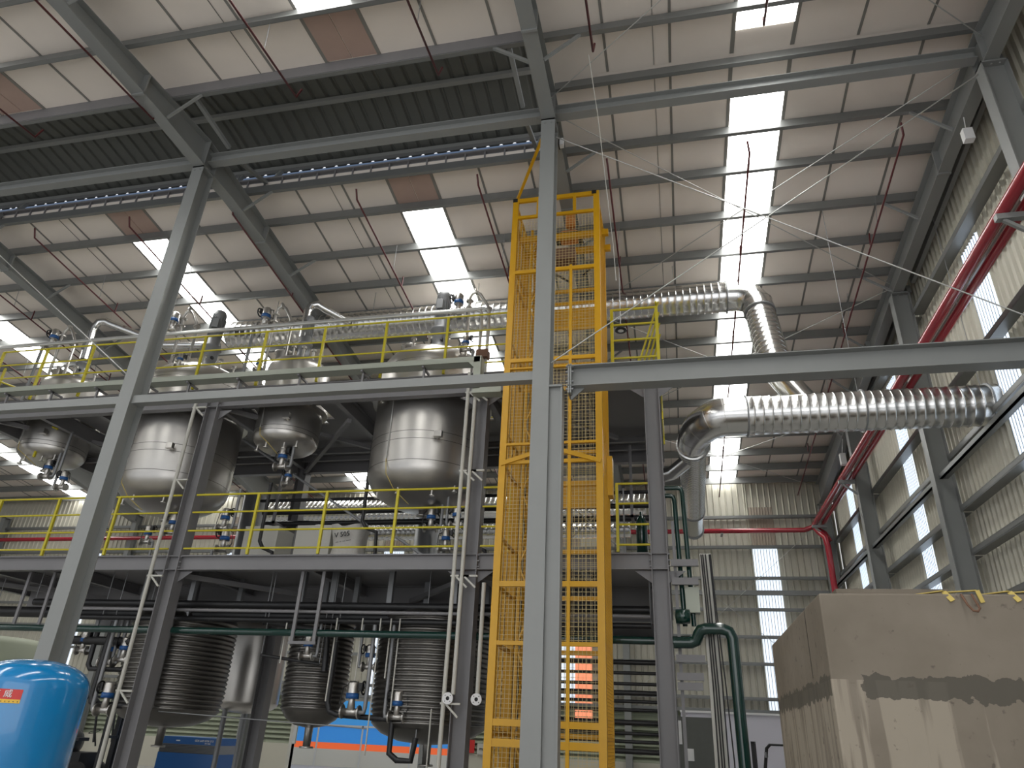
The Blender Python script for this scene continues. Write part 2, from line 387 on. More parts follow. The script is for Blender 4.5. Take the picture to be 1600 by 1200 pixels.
# rafters
RB = [(-3, 10.3), (3, 11.12), (5.3, 11.42), (7.6, 11.53), (9.0, 11.53), (10.0, 11.55), (11.4, 11.47), (14.7, 11.13), (17.4, 10.73), (21.5, 10.05), (26.2, 9.25)]
RG = [(-3, 10.3), (3, 11.1), (7.6, 11.5), (9.0, 11.5), (11.0, 11.4), (15.0, 11.02), (20.6, 10.3), (26.3, 9.5)]
def interp(P, y):
    for (a, za), (b, zb) in zip(P, P[1:]):
        if a <= y <= b: return za + (zb-za)*(y-a)/(b-a)
    return P[-1][1]
def rafter(x, prof, bw, label):
    t = thing('rafter', label, 'roof beam', 'rafters of the hall', (x, 9, prof[4][1]))
    top = [(y, zp(y)-.002) for y in sorted(set([p[0] for p in prof] + [9.0]))]
    m = MB()
    for (a, za), (b, zb) in zip(top, top[1:]):
        ca, cb = interp(prof, a), interp(prof, b)
        m.poly([(x-.005,a,ca),(x+.005,a,ca),(x+.005,a,za),(x-.005,a,za),(x-.005,b,cb),(x+.005,b,cb),(x+.005,b,zb),(x-.005,b,zb)],
               [(0,1,2,3),(7,6,5,4),(0,4,5,1),(1,5,6,2),(2,6,7,3),(3,7,4,0)])
    local(m, t.location).build('web', 'steel_paint', t)
    for nm, pr, off in (('bottom_flange', prof, -.008), ('top_flange', top, -.006)):
        m = MB()
        for (a, za), (b, zb) in zip(pr, pr[1:]): m.bar((x, a, za+off), (x, b, zb+off), bw, .016)
        local(m, t.location).build(nm, 'steel_paint', t)
    m = MB()
    for y in (7.2, 11.4, 17.5):
        if y > prof[-1][0]: continue
        zb, zt = interp(prof, y), zp(y)
        m = MB().box((x-bw/2-.0, y-.02, zb-.05), (x+bw/2, y+.02, zt-.01)); local(m, t.location).build('splice_plate', 'steel_paint', t)
    for y in (9.0, 9.34):
        m = MB().box((x-bw/2, y-.006, interp(prof, y)), (x+bw/2, y+.006, zp(y)-.01)); local(m, t.location).build('stiffener', 'steel_paint', t)
NM = ['frame above the yellow lift', 'frame over the left foreground column', 'leftmost visible frame', 'frame hidden beyond the left edge', 'far left frame', 'farthest left frame']
for k, x in enumerate(FX[:4]):
    rafter(x, RB, .25, 'deep grey steel rafter of the ' + NM[k])
rafter(5.37, RG, .22, 'grey steel gable rafter against the corrugated gable wall')
# fly braces
for k, x in enumerate(FX[:3] + [5.37]):
    nm = (NM[:3] + ['gable rafter'])[k]
    for i, y in enumerate([3.25, 5.48, 7.87, 10.47, 12.65, 14.93, 17.22, 19.27, 21.5]):
        P = RG if x > 0 else RB; zb = interp(P, y)+.03
        for sgn in ((1,) if x < 0 else (-1,)):
            if (k == 0 and i == 2):
                m = MB().bar((x-.12, y-.04, zb), (x-.75, y-.04, zp(y)+.01), .05, .05)
                one('fly_brace', m, 'steel_paint', 'thin diagonal brace left of the lift frame rafter at the near edge of the ventilator', 'brace', 'fly braces of the rafters')
            m = MB().bar((x+sgn*.12, y-.04, zb), (x+sgn*.72, y-.04, zp(y)+.01), .045, .045)
            one('fly_brace', m, 'steel_paint', 'fly brace on the %s at %s purlin %s' % ((['lift frame rafter', 'rafter over the left foreground column', 'leftmost visible rafter', 'gable rafter'][k]), ['third', 'second', 'first'][i] if i < 3 else ORD[2*(i-3)], 'nearside' if i < 3 else 'beyond the ridge'), 'brace', 'fly braces of the rafters')
# ridge struts between column tops
for k in range(4):
    xa, xb = (FX[0], 5.35) if k == 0 else (FX[k], FX[k-1])
    m = MB().ibeam((xa+.1, 9.17, 11.78), (xb-.1, 9.17, 11.78), .18, .22)
    one('ridge_strut', m, 'steel_paint', ['grey beam at column top height from the lift frame to the gable', 'grey beam at column top height crossing the open ventilator bay', 'grey beam at column top height left of the left foreground column', 'grey strut beyond the left edge'][k], 'beam', 'struts along the ridge')
# ridge ventilator
for k in range(3):
    xb, xa = FX[k], FX[k+1]
    nmv = ['wide open ventilator bay above the platform', 'ventilator bay left of the left foreground column', 'far left ventilator bay'][k]
    t = thing('ridge_ventilator', 'dark corrugated ridge ventilator cap, ' + nmv, 'roof ventilator', 'ridge ventilators')
    m = MB(); x = xa
    while x < xb-.01:
        e = min(x+.3, xb)
        for (y0, z0), (y1, z1) in (((7.5, 13.12), (9.4, 13.32)), ((9.4, 13.32), (11.05, 13.13))):
            for (u0, u1, d) in ((x, e-.1, 0), (e-.1, e-.07, .5), (e-.07, e-.03, 1), (e-.03, e, .5)):
                dd = {0: (0, 0), .5: (0, .04), 1: (.04, .04)}[d] if u0 != e-.03 else (.04, 0)
                m.poly([(u0,y0,z0+dd[0]),(u1,y0,z0+dd[1]),(u1,y1,z1+dd[1]),(u0,y1,z1+dd[0])], [(3,2,1,0)])
        x = e
    m.build('cap_sheet', 'dark_sheet', t)
    m = MB()
    for (y0, z0), (y1, z1) in (((7.5, 13.18), (9.4, 13.38)), ((9.4, 13.38), (11.05, 13.19))):
        m.poly([(xa,y0,z0),(xb,y0,z0),(xb,y1,z1),(xa,y1,z1),(xa,y0,z0+.03),(xb,y0,z0+.03),(xb,y1,z1+.03),(xa,y1,z1+.03)], [(3,2,1,0),(4,5,6,7),(0,1,5,4),(2,3,7,6)])
    m.build('cap_top', 'dark_sheet', t)
    m = MB()
    for y, z in ((8.35, 13.1), (9.35, 13.2), (10.85, 13.02)): MB().box((xa, y-.05, z), (xb, y+.05, z+.1)).build('cap_beam', 'steel_paint', t)
    m = MB(); m.box((xa, 10.53, 12.1), (xb, 10.58, 12.42))
    x = xa
    while x < xb: m.box((x, 10.47, 12.2), (x+.03, 10.53, 12.42)); x += .42
    m.box((xa, 10.45, 12.42), (xb, 10.62, 12.46)); m.box((xa, 7.78, 12.05), (xb, 7.83, 12.5))
    m.build('curb', 'platform_paint', t)
    MB().box((xa, 10.64, 12.40), (xb, 10.67, 12.60)).build('gutter', 'red_brown', t)
    m = MB(); m.box((xa, 11.35, 12.35), (xb, 11.38, 13.455)); m.build('added_sky_sheet', 'sky_blue_sheet', t)  # added blue sheet, stands in for the sky seen through the far gap
    m = MB()
    for x in (xa+.5, xb-.5):
        for a, b in (((x, 7.9, 12.1), (x, 9.1, 12.0)), ((x, 10.45, 12.3), (x, 9.2, 11.9)), ((x, 10.55, 12.3), (x, 10.9, 13.1)), ((x, 7.8, 12.3), (x, 8.3, 13.1))):
            MB().bar(a, b, .075, .075).build('support_strut', 'steel_paint', t)

# ---------------------------------------------------------------- hall columns
def hcol(name, x, y, z0, z1, b, h, label, rot=False, cat='column', group=None, mt='steel_paint'):
    t = thing(name, label, cat, group, (x, y, z0)); up = (1, 0, 0) if rot else (0, 1, 0)
    m = MB().ibeam((0, 0, 0), (0, 0, z1-z0), b, h, up, .016, .012); m.build('shaft', mt, t)
    m = MB(); hw, hd = (h/2, b/2) if rot else (b/2, h/2)
    m.box((-hw-.0, -hd, z1-z0-.03), (hw, hd, z1-z0)); 
    for sx in (-.06, .06): m.cyl((sx, -hd-.012, z1-z0-.1), (0, 1, 0), .014, .02, 6)
    m.build('cap_plate', mt, t)
    m = MB().box((-hw-.06, -hd-.06, 0), (hw+.06, hd+.06, .03)); m.build('base_plate', mt, t)
    return t
for k in range(3):
    hcol('hall_column', FX[k], 9.17, 0, 11.5, .25, .34, ['tall grey steel column in the foreground right in front of the yellow lift', 'tall grey steel column in the left foreground above the blue tank', 'tall grey steel column beyond the left edge'][k], group='columns of the hall')
m = MB(); m.box((-1.60, 9.06, 0), (-1.43, 9.075, 6.16)); m.box((-1.43, 9.02, 0), (-1.405, 9.24, 6.16)); m.box((-1.60, 9.0, 6.14), (-1.405, 9.26, 6.17))
one('column_stiffener', m, 'steel_paint', 'half height steel plate column welded against the right side of the foreground column', 'column')
GY = [2.9, 9.12, 14.98, 20.7, 26.25]
for i, y in enumerate(GY):
    x = 5.40; t = hcol('gable_column', x, y, 0, interp(RG, min(y, 26.2))-.02, .24, .38, ['grey gable column nearest the camera', 'grey gable column where the long cross beam ends', 'grey gable column just beyond the big silver duct', 'grey gable column above the red pipe bend', 'grey corner column where the gable meets the back wall'][i], True, group='columns of the gable wall')
for k, x in enumerate(FX):
    hcol('back_wall_column', x, 26.3, 0, 9.6, .22, .34, 'grey column against the back wall, in line with the ' + NM[k], group='columns of the back wall')
# tie beams between the hall columns
m = MB().ibeam((-1.35, 9.17, 6.33), (5.21, 9.17, 6.33), .24, .34)
t = thing('cross_beam', 'long grey I beam from the foreground column to the gable wall', 'beam'); m.build('beam', 'steel_paint', t)
m = MB(); m.box((-1.33, 9.05, 6.05), (-1.31, 9.29, 6.52)); m.box((-1.30, 9.05, 6.05), (-1.28, 9.29, 6.52))
m.build('end_plate', 'steel_paint', t); m = MB()
for z in (6.12, 6.24, 6.40, 6.49): m.cyl((-1.36, 9.08, z), (1, 0, 0), .018, .11, 6)
m.build('bolts', 'cast_grey', t)
m = MB(); m.poly([(-1.3,9.16,6.16),(-1.1,9.16,6.16),(-1.3,9.16,5.98),(-1.3,9.18,6.16),(-1.1,9.18,6.16),(-1.3,9.18,5.98)], [(0,1,2),(5,4,3),(0,3,4,1),(1,4,5,2),(2,5,3,0)])
m.build('gusset', 'steel_paint', t)
for k in range(2):
    m = MB(); m.box((FX[k+1]+.125, 9.045, 6.29), (FX[k]-.125, 9.055, 6.43)); m.box((FX[k+1]+.125, 9.055, 6.29), (FX[k]-.125, 9.195, 6.30)); m.box((FX[k+1]+.125, 9.055, 6.42), (FX[k]-.125, 9.195, 6.43))
    one('tie_beam', m, 'steel_paint', ['thin grey tie beam between the two foreground columns', 'thin grey tie beam running off the left edge at platform height'][k], 'beam', 'ties between the hall columns')
# cross bracing rods
rods = [((-1.6, 9.17, 11.2), (5.25, 9.17, 6.55), 'thin steel rod from the foreground column top to the right end of the cross beam'),
        ((-1.6, 9.17, 6.62), (5.25, 9.17, 11.4), 'thin steel rod rising from the foreground column to the top of the gable column'),
        ((-15.7, 9.17, 11.9), (-8.9, 9.17, 6.8), 'thin steel rod falling from the left edge to the left foreground column'),
        ((-1.65, 9.3, 11.9), (5.3, 15.0, 11.3), 'thin roof rod from the foreground column top away to the gable'),
        ((5.3, 9.3, 11.85), (-1.65, 15.0, 11.3), 'thin roof rod from the gable column top away to the lift frame'),
        ((-1.65, 15.1, 11.25), (5.3, 20.6, 10.65), 'thin roof rod in the second bay running away to the gable'),
        ((5.3, 15.1, 11.25), (-1.65, 20.6, 10.65), 'thin roof rod in the second bay running away to the left'),
        ((-1.65, 20.7, 10.6), (5.3, 26.1, 10.1), 'thin roof rod in the last bay running away to the gable'),
        ((5.3, 20.7, 10.6), (-1.65, 26.1, 10.1), 'thin roof rod in the last bay running away to the left'),
        ((-1.65, 8.9, 11.9), (5.3, 2.9, 11.2), 'thin roof rod on the near slope from the foreground column towards the camera'),
        ((5.3, 8.9, 11.9), (-1.65, 2.9, 11.2), 'thin roof rod on the near slope from the gable towards the camera'),
        ((-1.6, 26.35, 3.0), (5.25, 26.35, 8.9), 'thin steel rod rising to the right across the back wall'),
        ((-1.6, 26.35, 8.9), (5.25, 26.35, 3.0), 'thin steel rod falling to the right across the back wall')]
for a, b, l in rods: one('bracing_rod', MB().tube([a, b], .010, 6), 'pipe_steel', l, 'rod', 'bracing rods of the hall')
# girts
GZ = [1.3, 2.2, 3.2, 4.1, 5.05, 5.9, 6.55, 6.95, 8.1, 9.55, 10.4]
bays = [(-3, 2.9, 'in the bay beside the camera'), (2.9, 9.12, 'in the bay nearest the camera'), (9.12, 14.98, 'in the duct outlet bay'), (14.98, 20.7, 'in the third bay'), (20.7, 26.25, 'in the far corner bay')]
for a, b, nm in bays:
    for i, z in enumerate(GZ):
        if z > zs(b)-.6 or a < 0: continue
        if z == 6.55:
            m = MB(); m.box((5.30, a+.1, z), (5.36, b-.1, z+.09)); m.box((5.30, a+.1, z), (5.46, b-.1, z+.008))
        else:
            m = MB(); m.box((5.56, a+.05, z), (5.79, b-.05, z+.008)); m.box((5.56, a+.05, z-.015), (5.566, b-.05, z+.10)); m.box((5.56, a+.05, z+.094), (5.60, b-.05, z+.10))
        one('wall_girt', m, 'purlin_zinc', 'grey gable wall girt, %s up from the floor, %s' % (ORD[i], nm), 'girt', 'girts of the gable wall')
BZ = [2.62, 3.0, 4.07, 4.93, 5.83, 6.37, 6.9, 8.0, 9.1]
for i, z in enumerate(BZ):
    m = MB(); m.box((XL, 26.40, z), (XG-.3, 26.60, z+.008)); m.box((XL, 26.40, z-.02), (XG-.3, 26.406, z+.09)) 
    if z == 6.37: m.box((XL, 26.38, z-.02), (XG-.3, 26.39, z+.14))
    one('wall_girt', m, 'purlin_zinc', 'long grey girt across the back wall, %s one up from the louvre band' % ORD[i], 'girt', 'girts of the back wall')
for y0, y1, z, nm in ((9.3, 14.8, 11.5, 'second'), (15.1, 20.5, 10.9, 'third'), (20.9, 26.1, 10.3, 'last')):
    m = MB().bar((5.68, y0, zs(y0)-.55), (5.68, y1, zs(y1)-.55), .09, .2)
    one('verge_beam', m, 'steel_paint', 'grey sloping verge beam high on the gable wall, %s bay' % nm, 'beam', 'verge beams')

# ---------------------------------------------------------------- fire main and sprinkler pipes
t = thing('fire_main_pipe', 'pair of glossy red fire main pipes running along the gable wall', 'pipe')
MB().tube([(4.9, 3, 8.62), (4.9, 25.7, 8.62)] , .092, 14).build('outer_pipe', 'red_pipe', t)
MB().tube([(5.16, 3, 8.62), (5.16, 25.9, 8.62)], .075, 14).build('inner_pipe', 'red_pipe', t)
MB().tube([(5.03, 3, 8.66), (5.03, 25.5, 8.66)], .03, 8).build('conduit', 'off_white', t)
for y in (9.12, 14.98, 20.7, 25.4):
    m = MB(); m.box((4.76, y-.05, 8.43), (5.24, y+.05, 8.52)); m.bar((4.85, y, 8.43), (5.22, y, 8.1), .05, .05); m.build('bracket', 'steel_paint', t)
t = thing('fire_main_pipe', 'red fire main pipe running level across the back wall', 'pipe')
MB().tube([(XL+1, 25.95, 8.5), (4.6, 25.95, 8.5), (4.9, 25.8, 8.58)], .085, 14).build('pipe', 'red_pipe', t)
for x in FX[:3]+[1.8]: MB().box((x-.04, 25.9, 8.38), (x+.04, 26.3, 8.42)).build('bracket', 'steel_paint', t)
t = thing('fire_riser', 'red pipe riser bending down in the far right corner', 'pipe')
MB().tube([(4.9, 25.7, 8.55), (4.98, 25.5, 8.3), (5.12, 25.3, 8.05), (5.15, 25.28, 7.7), (5.15, 25.28, 0)], .1, 14).build('pipe', 'red_pipe', t)
MB().tube([(5.0, 25.75, 8.5), (5.2, 25.6, 8.3), (5.3, 25.5, 8.0)], .06, 10).build('branch', 'red_pipe', t)
SX = [4.45, 1.83, -.78, -3.38, -6.0, -8.9, -11.5, -14.05, -16.7, -19.3]
zq = lambda y: 11.62 - SL*abs(y-9)
wh = ['in front of the gable rafter', 'crossing the roof light beside the duct', 'behind the right side of the yellow lift', 'just left of the yellow lift', 'above the large right tank', 'above the small middle tank', 'left of the left foreground column', 'second from the left edge', 'leftmost one', 'beyond the left edge']
for i, x in enumerate(SX):
    t = thing('sprinkler_pipe', 'dark red sprinkler pipe on the far slope ' + wh[i], 'pipe', 'sprinkler pipes on the far slope')
    x1 = x + (.1 if x > 3 else 0)
    MB().tube([(x-.02, 10.35, zq(10.35)+.22), (x, 10.42, zq(10.42)), (x1, 26, zq(26))], .02, 8).build('pipe', 'dark_red', t)
    for y in (13.2, 16.3, 19.5, 22.6):
        MB().tube([(x, y, zq(y)), (x+.02, y-.02, zq(y)+.28)], .017, 6).build('sprinkler_riser', 'dark_red', t)
        MB().tube([(x+.01, y-.6, zq(y-.6)), (x+.06, y-.7, zp(y-.7)+.1)], .006, 5).build('hanger', 'cast_grey', t)
wh2 = ['beside the gable rafter', 'before the roof light at the top edge', 'just right of the lift frame rafter', 'next left of the lift frame rafter', 'next left of the near pinkish roof light', 'right of the left foreground rafter', 'left of the left foreground rafter', 'at the left edge']
for i, x in enumerate(SX[:8]):
    t = thing('sprinkler_pipe', 'dark red sprinkler pipe on the near slope ' + wh2[i], 'pipe', 'sprinkler pipes on the near slope')
    MB().tube([(x, -2.5, zq(-2.5)), (x, 7.75, zq(7.75)), (x+.02, 7.82, zq(7.8)+.25)], .02, 8).build('pipe', 'dark_red', t)
    for y in (2.0, 6.7): MB().tube([(x, y, zq(y)), (x+.05, y-.1, zp(y)+.1)], .006, 5).build('hanger', 'cast_grey', t)

# ================================================================ process platform
PX0, PX1 = -15.7, -.06
def deck(x0, x1, y0, y1, z0, z1, holes):
    m = MB(); s = .25; nx = round((x1-x0)/s); ny = round((y1-y0)/s); dx = (x1-x0)/nx; dy = (y1-y0)/ny
    def solid(i, j):
        if i < 0 or j < 0 or i >= nx or j >= ny: return False
        cx, cy = x0+(i+.5)*dx, y0+(j+.5)*dy
        return all((cx-a)**2+(cy-b)**2 > (r+.12)**2 for a, b, r in holes)
    for i in range(nx):
        for j in range(ny):
            if not solid(i, j): continue
            a, b, c, d = x0+i*dx, x0+(i+1)*dx, y0+j*dy, y0+(j+1)*dy
            m.poly([(a,c,z0),(b,c,z0),(b,d,z0),(a,d,z0),(a,c,z1),(b,c,z1),(b,d,z1),(a,d,z1)],
                   [(3,2,1,0),(4,5,6,7)] + ([] if solid(i,j-1) else [(0,1,5,4)]) + ([] if solid(i+1,j) else [(1,2,6,5)]) + ([] if solid(i,j+1) else [(2,3,7,6)]) + ([] if solid(i-1,j) else [(3,0,4,7)]))
    return m
TK = [(-5.03, 13.6, 1.22, 'big', 'large stainless vessel hanging through the upper deck, left of the yellow lift'),
      (-11.14, 13.6, 1.2, 'big', 'large stainless vessel hanging through the upper deck behind the two left columns'),
      (-8.36, 13.35, .71, 'small', 'small stainless vessel hanging between the two large vessels'),
      (-14.78, 13.5, .74, 'small', 'small stainless vessel at the left edge under the upper deck')]
holes = [(a, b, r) for a, b, r, *_ in TK]
L2H = []
p3 = thing('upper_platform', 'grey steel upper platform deck carrying the stainless vessels', 'platform')
deck(PX0, PX1, 12.05, 16.4, 8.04, 8.08, holes).build('deck_plate', 'platform_paint', p3)
def frame(parent, z, front, back, h, holes):
    for nm, y in (('front_beam', front), ('back_beam', back)):
        MB().ibeam((PX0, y, z-h/2), (PX1, y, z-h/2), .16, h).build(nm, 'platform_paint', parent)
    for x in (PX0+.05, PX1-.05):
        MB().ibeam((x, front, z-h/2), (x, back, z-h/2), .14, h).build('end_beam', 'platform_paint', parent)
    for x in (-14.0, -12.45, -9.4, -6.65, -3.45, -2.9, -1.5):
        MB().ibeam((x, front+.09, z-h/2), (x, back-.09, z-h/2), .12, h*.8).build('cross_joist', 'platform_paint', parent)
    for y in (front+.35, back-.9, back-.4):
        for a, b in ((PX0+.1, -12.5), (-12.4, -9.45), (-9.35, -6.7), (-6.6, -3.5), (-3.4, PX1-.1)):
            MB().ibeam((a, y, z-h*.4), (b, y, z-h*.4), .09, .14).build('stringer', 'platform_paint', parent)
frame(p3, 8.04, 12.08, 16.3, .42, holes)
m = MB()
for x, s in ((-9.4, 1), (-9.4, -1), (-3.45, -1), (-15.4, 1), (-3.45, 1)):
    m.bar((x, 12.3, 7.72), (x+s*2.4, 14.9, 7.72), .09, .09)
m.bar((-9.4, 16.2, 7.6), (-6.7, 13.0, 7.6), .09, .09)
m.build('plan_brace', 'platform_paint', p3)
p2 = thing('lower_platform', 'grey steel lower platform deck with plain front beam', 'platform')
for yy in (14.95, 17.3): MB().ibeam((PX0+.2, yy, 4.08), (PX1-.2, yy, 4.08), .2, .68).build('deep_girder', 'platform_paint', p2)
deck(PX0, PX1, 12.05, 17.6, 4.42, 4.46, L2H).build('deck_plate', 'platform_paint', p2)
frame(p2, 4.44, 12.08, 17.5, .27, L2H)
m = MB()
for x, s in ((-9.4, 1), (-9.4, -1), (-3.45, -1), (-15.4, 1), (-3.45, 1)): m.bar((x, 12.3, 4.12), (x+s*2.4, 15.3, 4.12), .09, .09)
m.build('plan_brace', 'platform_paint', p2)
names = {-15.4: 'at the left end of the platform', -9.42: 'behind the left foreground column', -3.47: 'left of the yellow lift', -.2: 'right of the yellow lift'}
for x in (-15.4, -9.42, -3.47, -.2):
    for y, l in ((12.12, 'front'), (16.2, 'rear')):
        t = hcol('platform_column', x, y, 0, 8.0 if y > 13 else 7.98, .28, .28, 'grey steel %s platform column %s' % (l, names[x]), True, group='columns of the platform', mt='platform_paint')
        if y < 13:
            for z in (4.02, 7.42):
                m = MB()
                for s in (-1, 1): m.poly([(s*.14,-.02,z+.14),(s*.42,-.02,z+.14),(s*.14,-.02,z-.06),(s*.14,.0,z+.14),(s*.42,.0,z+.14),(s*.14,.0,z-.06)], [(0,1,2),(5,4,3),(0,3,4,1),(1,4,5,2),(2,5,3,0)])
                m.build('gusset', 'platform_paint', t)
            m = MB()
            for z in (4.22, 4.32, 4.42, 7.66, 7.78, 7.9):
                for s in (-1, 1): m.cyl((s*.15-.02, -.10, z), (1, 0, 0), .014, .04, 6)
            m.build('bolts', 'cast_grey', t)
for x, nm in ((-5.85, 'behind the large right vessel'), (-10.75, 'behind the left foreground column')):
    t = thing('vessel_support', 'thick round grey support leg on the lower deck ' + nm, 'support', 'round supports on the lower deck')
    MB().lathe([(0, 4.46), (.42, 4.46), (.42, 4.5), (.3, 4.5), (.3, 7.0), (0, 7.0)], (x, 16.3, 0)).build('leg', 'cast_grey', t)
    MB().lathe([(.305, 5.2), (.33, 5.2), (.33, 5.26), (.305, 5.26)], (x, 16.3, 0)).build('ring', 'cast_grey', t)
# railings
def railing(label, pts, posts, z0, zr, r=.019, group='yellow guard railings', rp=.024, knee=False):
    t = thing('guard_railing', label, 'railing', group)
    for z in zr: MB().tube([(x, y, z) for x, y in pts], r*1.15 if z == zr[-1] else r, 8).build('rail', 'lemon', t)
    for x, y in posts: MB().bar((x, y, z0), (x, y, zr[-1]), rp*2, rp*2, (0, 1, 0)).build('post', 'lemon', t)
    return t
Z2 = [4.58, 4.93, 5.30, 5.66]; Z3 = [8.28, 8.68, 9.04, 9.42]
railing('yellow railing on the lower deck running off the left edge', [(-15.6, 12.02), (-9.6, 12.02)], [(x, 12.02) for x in (-15.5, -14.0, -12.52, -11.05)], 4.46, Z2)
railing('yellow railing on the lower deck between the two platform columns left of the lift', [(-9.26, 12.02), (-3.6, 12.02)], [(x, 12.02) for x in (-7.87, -6.41, -4.96)], 4.46, Z2)
railing('short yellow railing on the lower deck beside the left side of the lift', [(-3.3, 12.02), (-2.75, 12.02)], [(-2.8, 12.02)], 4.46, Z2)
railing('short yellow railing on the lower deck between the lift and the right platform column', [(-.9, 12.02), (-.34, 12.02)], [(-.88, 12.02)], 4.46, Z2)
railing('yellow railing along the back of the lower deck', [(-15.6, 17.45), (-.1, 17.45)], [(x, 17.45) for x in (-15.5, -14, -12.5, -11, -9.4, -8, -6.5, -5, -3.5, -2, -.15)], 4.46, Z2)
railing('yellow railing along the front of the upper deck above the vessels', [(-15.6, 12.02), (-2.75, 12.02)], [(x, 12.02) for x in (-15.6, -14.33, -13.02, -11.55, -10.05, -8.52, -7.1, -5.67, -4.3, -2.9)], 8.08, Z3)
railing('short yellow railing on the upper deck just right of the lift', [(-.92, 12.02), (-.03, 12.02)], [(-.9, 12.02), (-.03, 12.02)], 8.08, [8.18, 8.58, 8.93, 9.28], .022, rp=.03)
railing('yellow railing at the right end of the upper deck running away from the camera', [(-.03, 12.05), (-.03, 16.3)], [(-.03, y) for y in (13.4, 14.8, 16.3)], 8.08, Z3)
railing('yellow railing along the back of the upper deck', [(-15.6, 16.35), (-.1, 16.35)], [(x, 16.35) for x in (-15.5, -14, -12.5, -11, -9.4, -8, -6.5, -5, -3.5, -2)], 8.08, Z3)
t = thing('stair_handrail', 'sloping yellow stair handrails at the left edge of the upper deck', 'railing')
for z in (.5, 1.1): MB().tube([(-17.0, 12.9, 9.3-1.1+z), (-14.2, 12.9, 7.2+z)], .022, 8).build('rail', 'lemon', t)
for x, z in ((-16.5, 7.9), (-14.6, 7.0)): MB().bar((x, 12.9, z), (x, 12.9, z+1.6), .045, .045, (0, 1, 0)).build('post', 'lemon', t)
t = thing('stair_handrail', 'cluster of slanted yellow stair rails at the right end of the upper deck', 'railing')
for q in range(4): MB().tube([(.02, 12.14, 9.48-.25*q), (-.42+.09*q, 12.5, 8.3)], .02, 8).build('rail', 'lemon', t)
MB().bar((-.42, 12.5, 8.08), (-.42, 12.5, 8.4), .04, .04, (0, 1, 0)).build('post', 'lemon', t)
# cable tray and conduits along the front
t = thing('cable_tray', 'pale greenish cable tray along the front of the upper deck, dropping beside the lift', 'cable tray')
m = MB(); m.box((-15.2, 11.60, 8.08), (-3.43, 11.605, 8.20)); m.box((-15.2, 11.60, 8.08), (-3.43, 11.84, 8.085)); m.box((-15.2, 11.835, 8.08), (-3.43, 11.84, 8.2))
m.box((-3.55, 11.60, 7.50), (-3.40, 11.605, 8.21)); m.box((-3.55, 11.60, 7.5), (-3.545, 11.84, 8.08)); m.box((-3.405, 11.60, 7.5), (-3.40, 11.84, 8.21))
m.box((-3.55, 11.60, 7.40), (-2.98, 11.605, 7.52)); m.box((-3.55, 11.60, 7.40), (-2.98, 11.84, 7.405))
m.poly([(-3.66,11.6,8.08),(-3.55,11.6,8.08),(-3.55,11.6,7.97),(-3.66,11.605,8.08),(-3.55,11.605,8.08),(-3.55,11.605,7.97)], [(0,1,2),(5,4,3),(0,3,4,1),(1,4,5,2),(2,5,3,0)])
m.build('tray', 'rail_green', t)
for x in (-14.6, -13.4, -12.2, -10.9, -9.9, -8.7, -7.3, -5.9, -4.6):
    m = MB(); m.box((x-.02, 11.7, 7.75), (x+.02, 11.74, 8.08)); m.box((x-.02, 11.62, 8.04), (x+.02, 12.0, 8.08)); m.build('bracket', 'platform_paint', t)
t = thing('conduit_pipe', 'grey pipe above the upper railing that turns down beside the lift', 'pipe')
MB().tube([(-16.5, 12.12, 9.62), (-3.72, 12.12, 9.62), (-3.64, 12.12, 9.58), (-3.61, 12.12, 9.5), (-3.61, 12.12, 8.1)], .035, 10).build('outer_pipe', 'pipe_steel', t)
MB().tube([(-16.5, 12.2, 9.70), (-3.6, 12.2, 9.70), (-3.52, 12.2, 9.66), (-3.48, 12.2, 9.58), (-3.48, 12.2, 8.1)], .035, 10).build('inner_pipe', 'pipe_steel', t)
m = MB(); m.box((-3.66, 12.05, 8.45), (-3.42, 12.25, 8.62)); m.build('clamp', 'rust', t)
for x, y, z0, z1, l, fl in ((-9.68, 11.8, .3, 7.85, 'pale standpipe clamped to the left side of the second platform column', None),
                        (-3.68, 11.8, .3, 7.95, 'pale standpipe left of the platform column beside the lift, the outer of the pair', None),
                        (-3.53, 11.8, 2.15, 7.9, 'pale standpipe ending in a white flange left of the platform column beside the lift', (-3.60, 2.09)),
                        (-3.13, 11.8, 2.15, 3.9, 'short pale standpipe ending in a white flange between the platform column and the lift', (-3.13, 2.09))):
    t = thing('standpipe', l, 'pipe', 'pale standpipes')
    MB().tube([(x, y, z0), (x, y, z1)], .036, 12).build('pipe', 'off_white', t)
    for z in (2.0, 4.0, 5.9, 7.5):
        if z0 < z < z1 and x < -3.2: MB().box((x-.05, y-.02, z), (x+.28, y+.02, z+.03)).bar((x+.05, y, z), (x+.25, y, z-.18), .03, .03).build('bracket', 'off_white', t)
    if fl:
        a, z = fl; fo = MB().lathe([(.03, 0), (.088, 0), (.088, .02), (.03, .02), (.03, 0)], (a, y-.06, z), (0, 1, 0), 24, False).build('flange', 'white', t)
        m = MB().lathe([(.0, .012), (.034, .012), (.034, .2), (.0, .2)], (a, y-.06, z), (0, 1, 0), 16)
        for q in range(4): m.cyl((a+.06*math.cos(q*1.57+.78), y-.064, z+.06*math.sin(q*1.57+.78)), (0, 1, 0), .008, .02, 6)
        m.build('bore', 'black', fo)

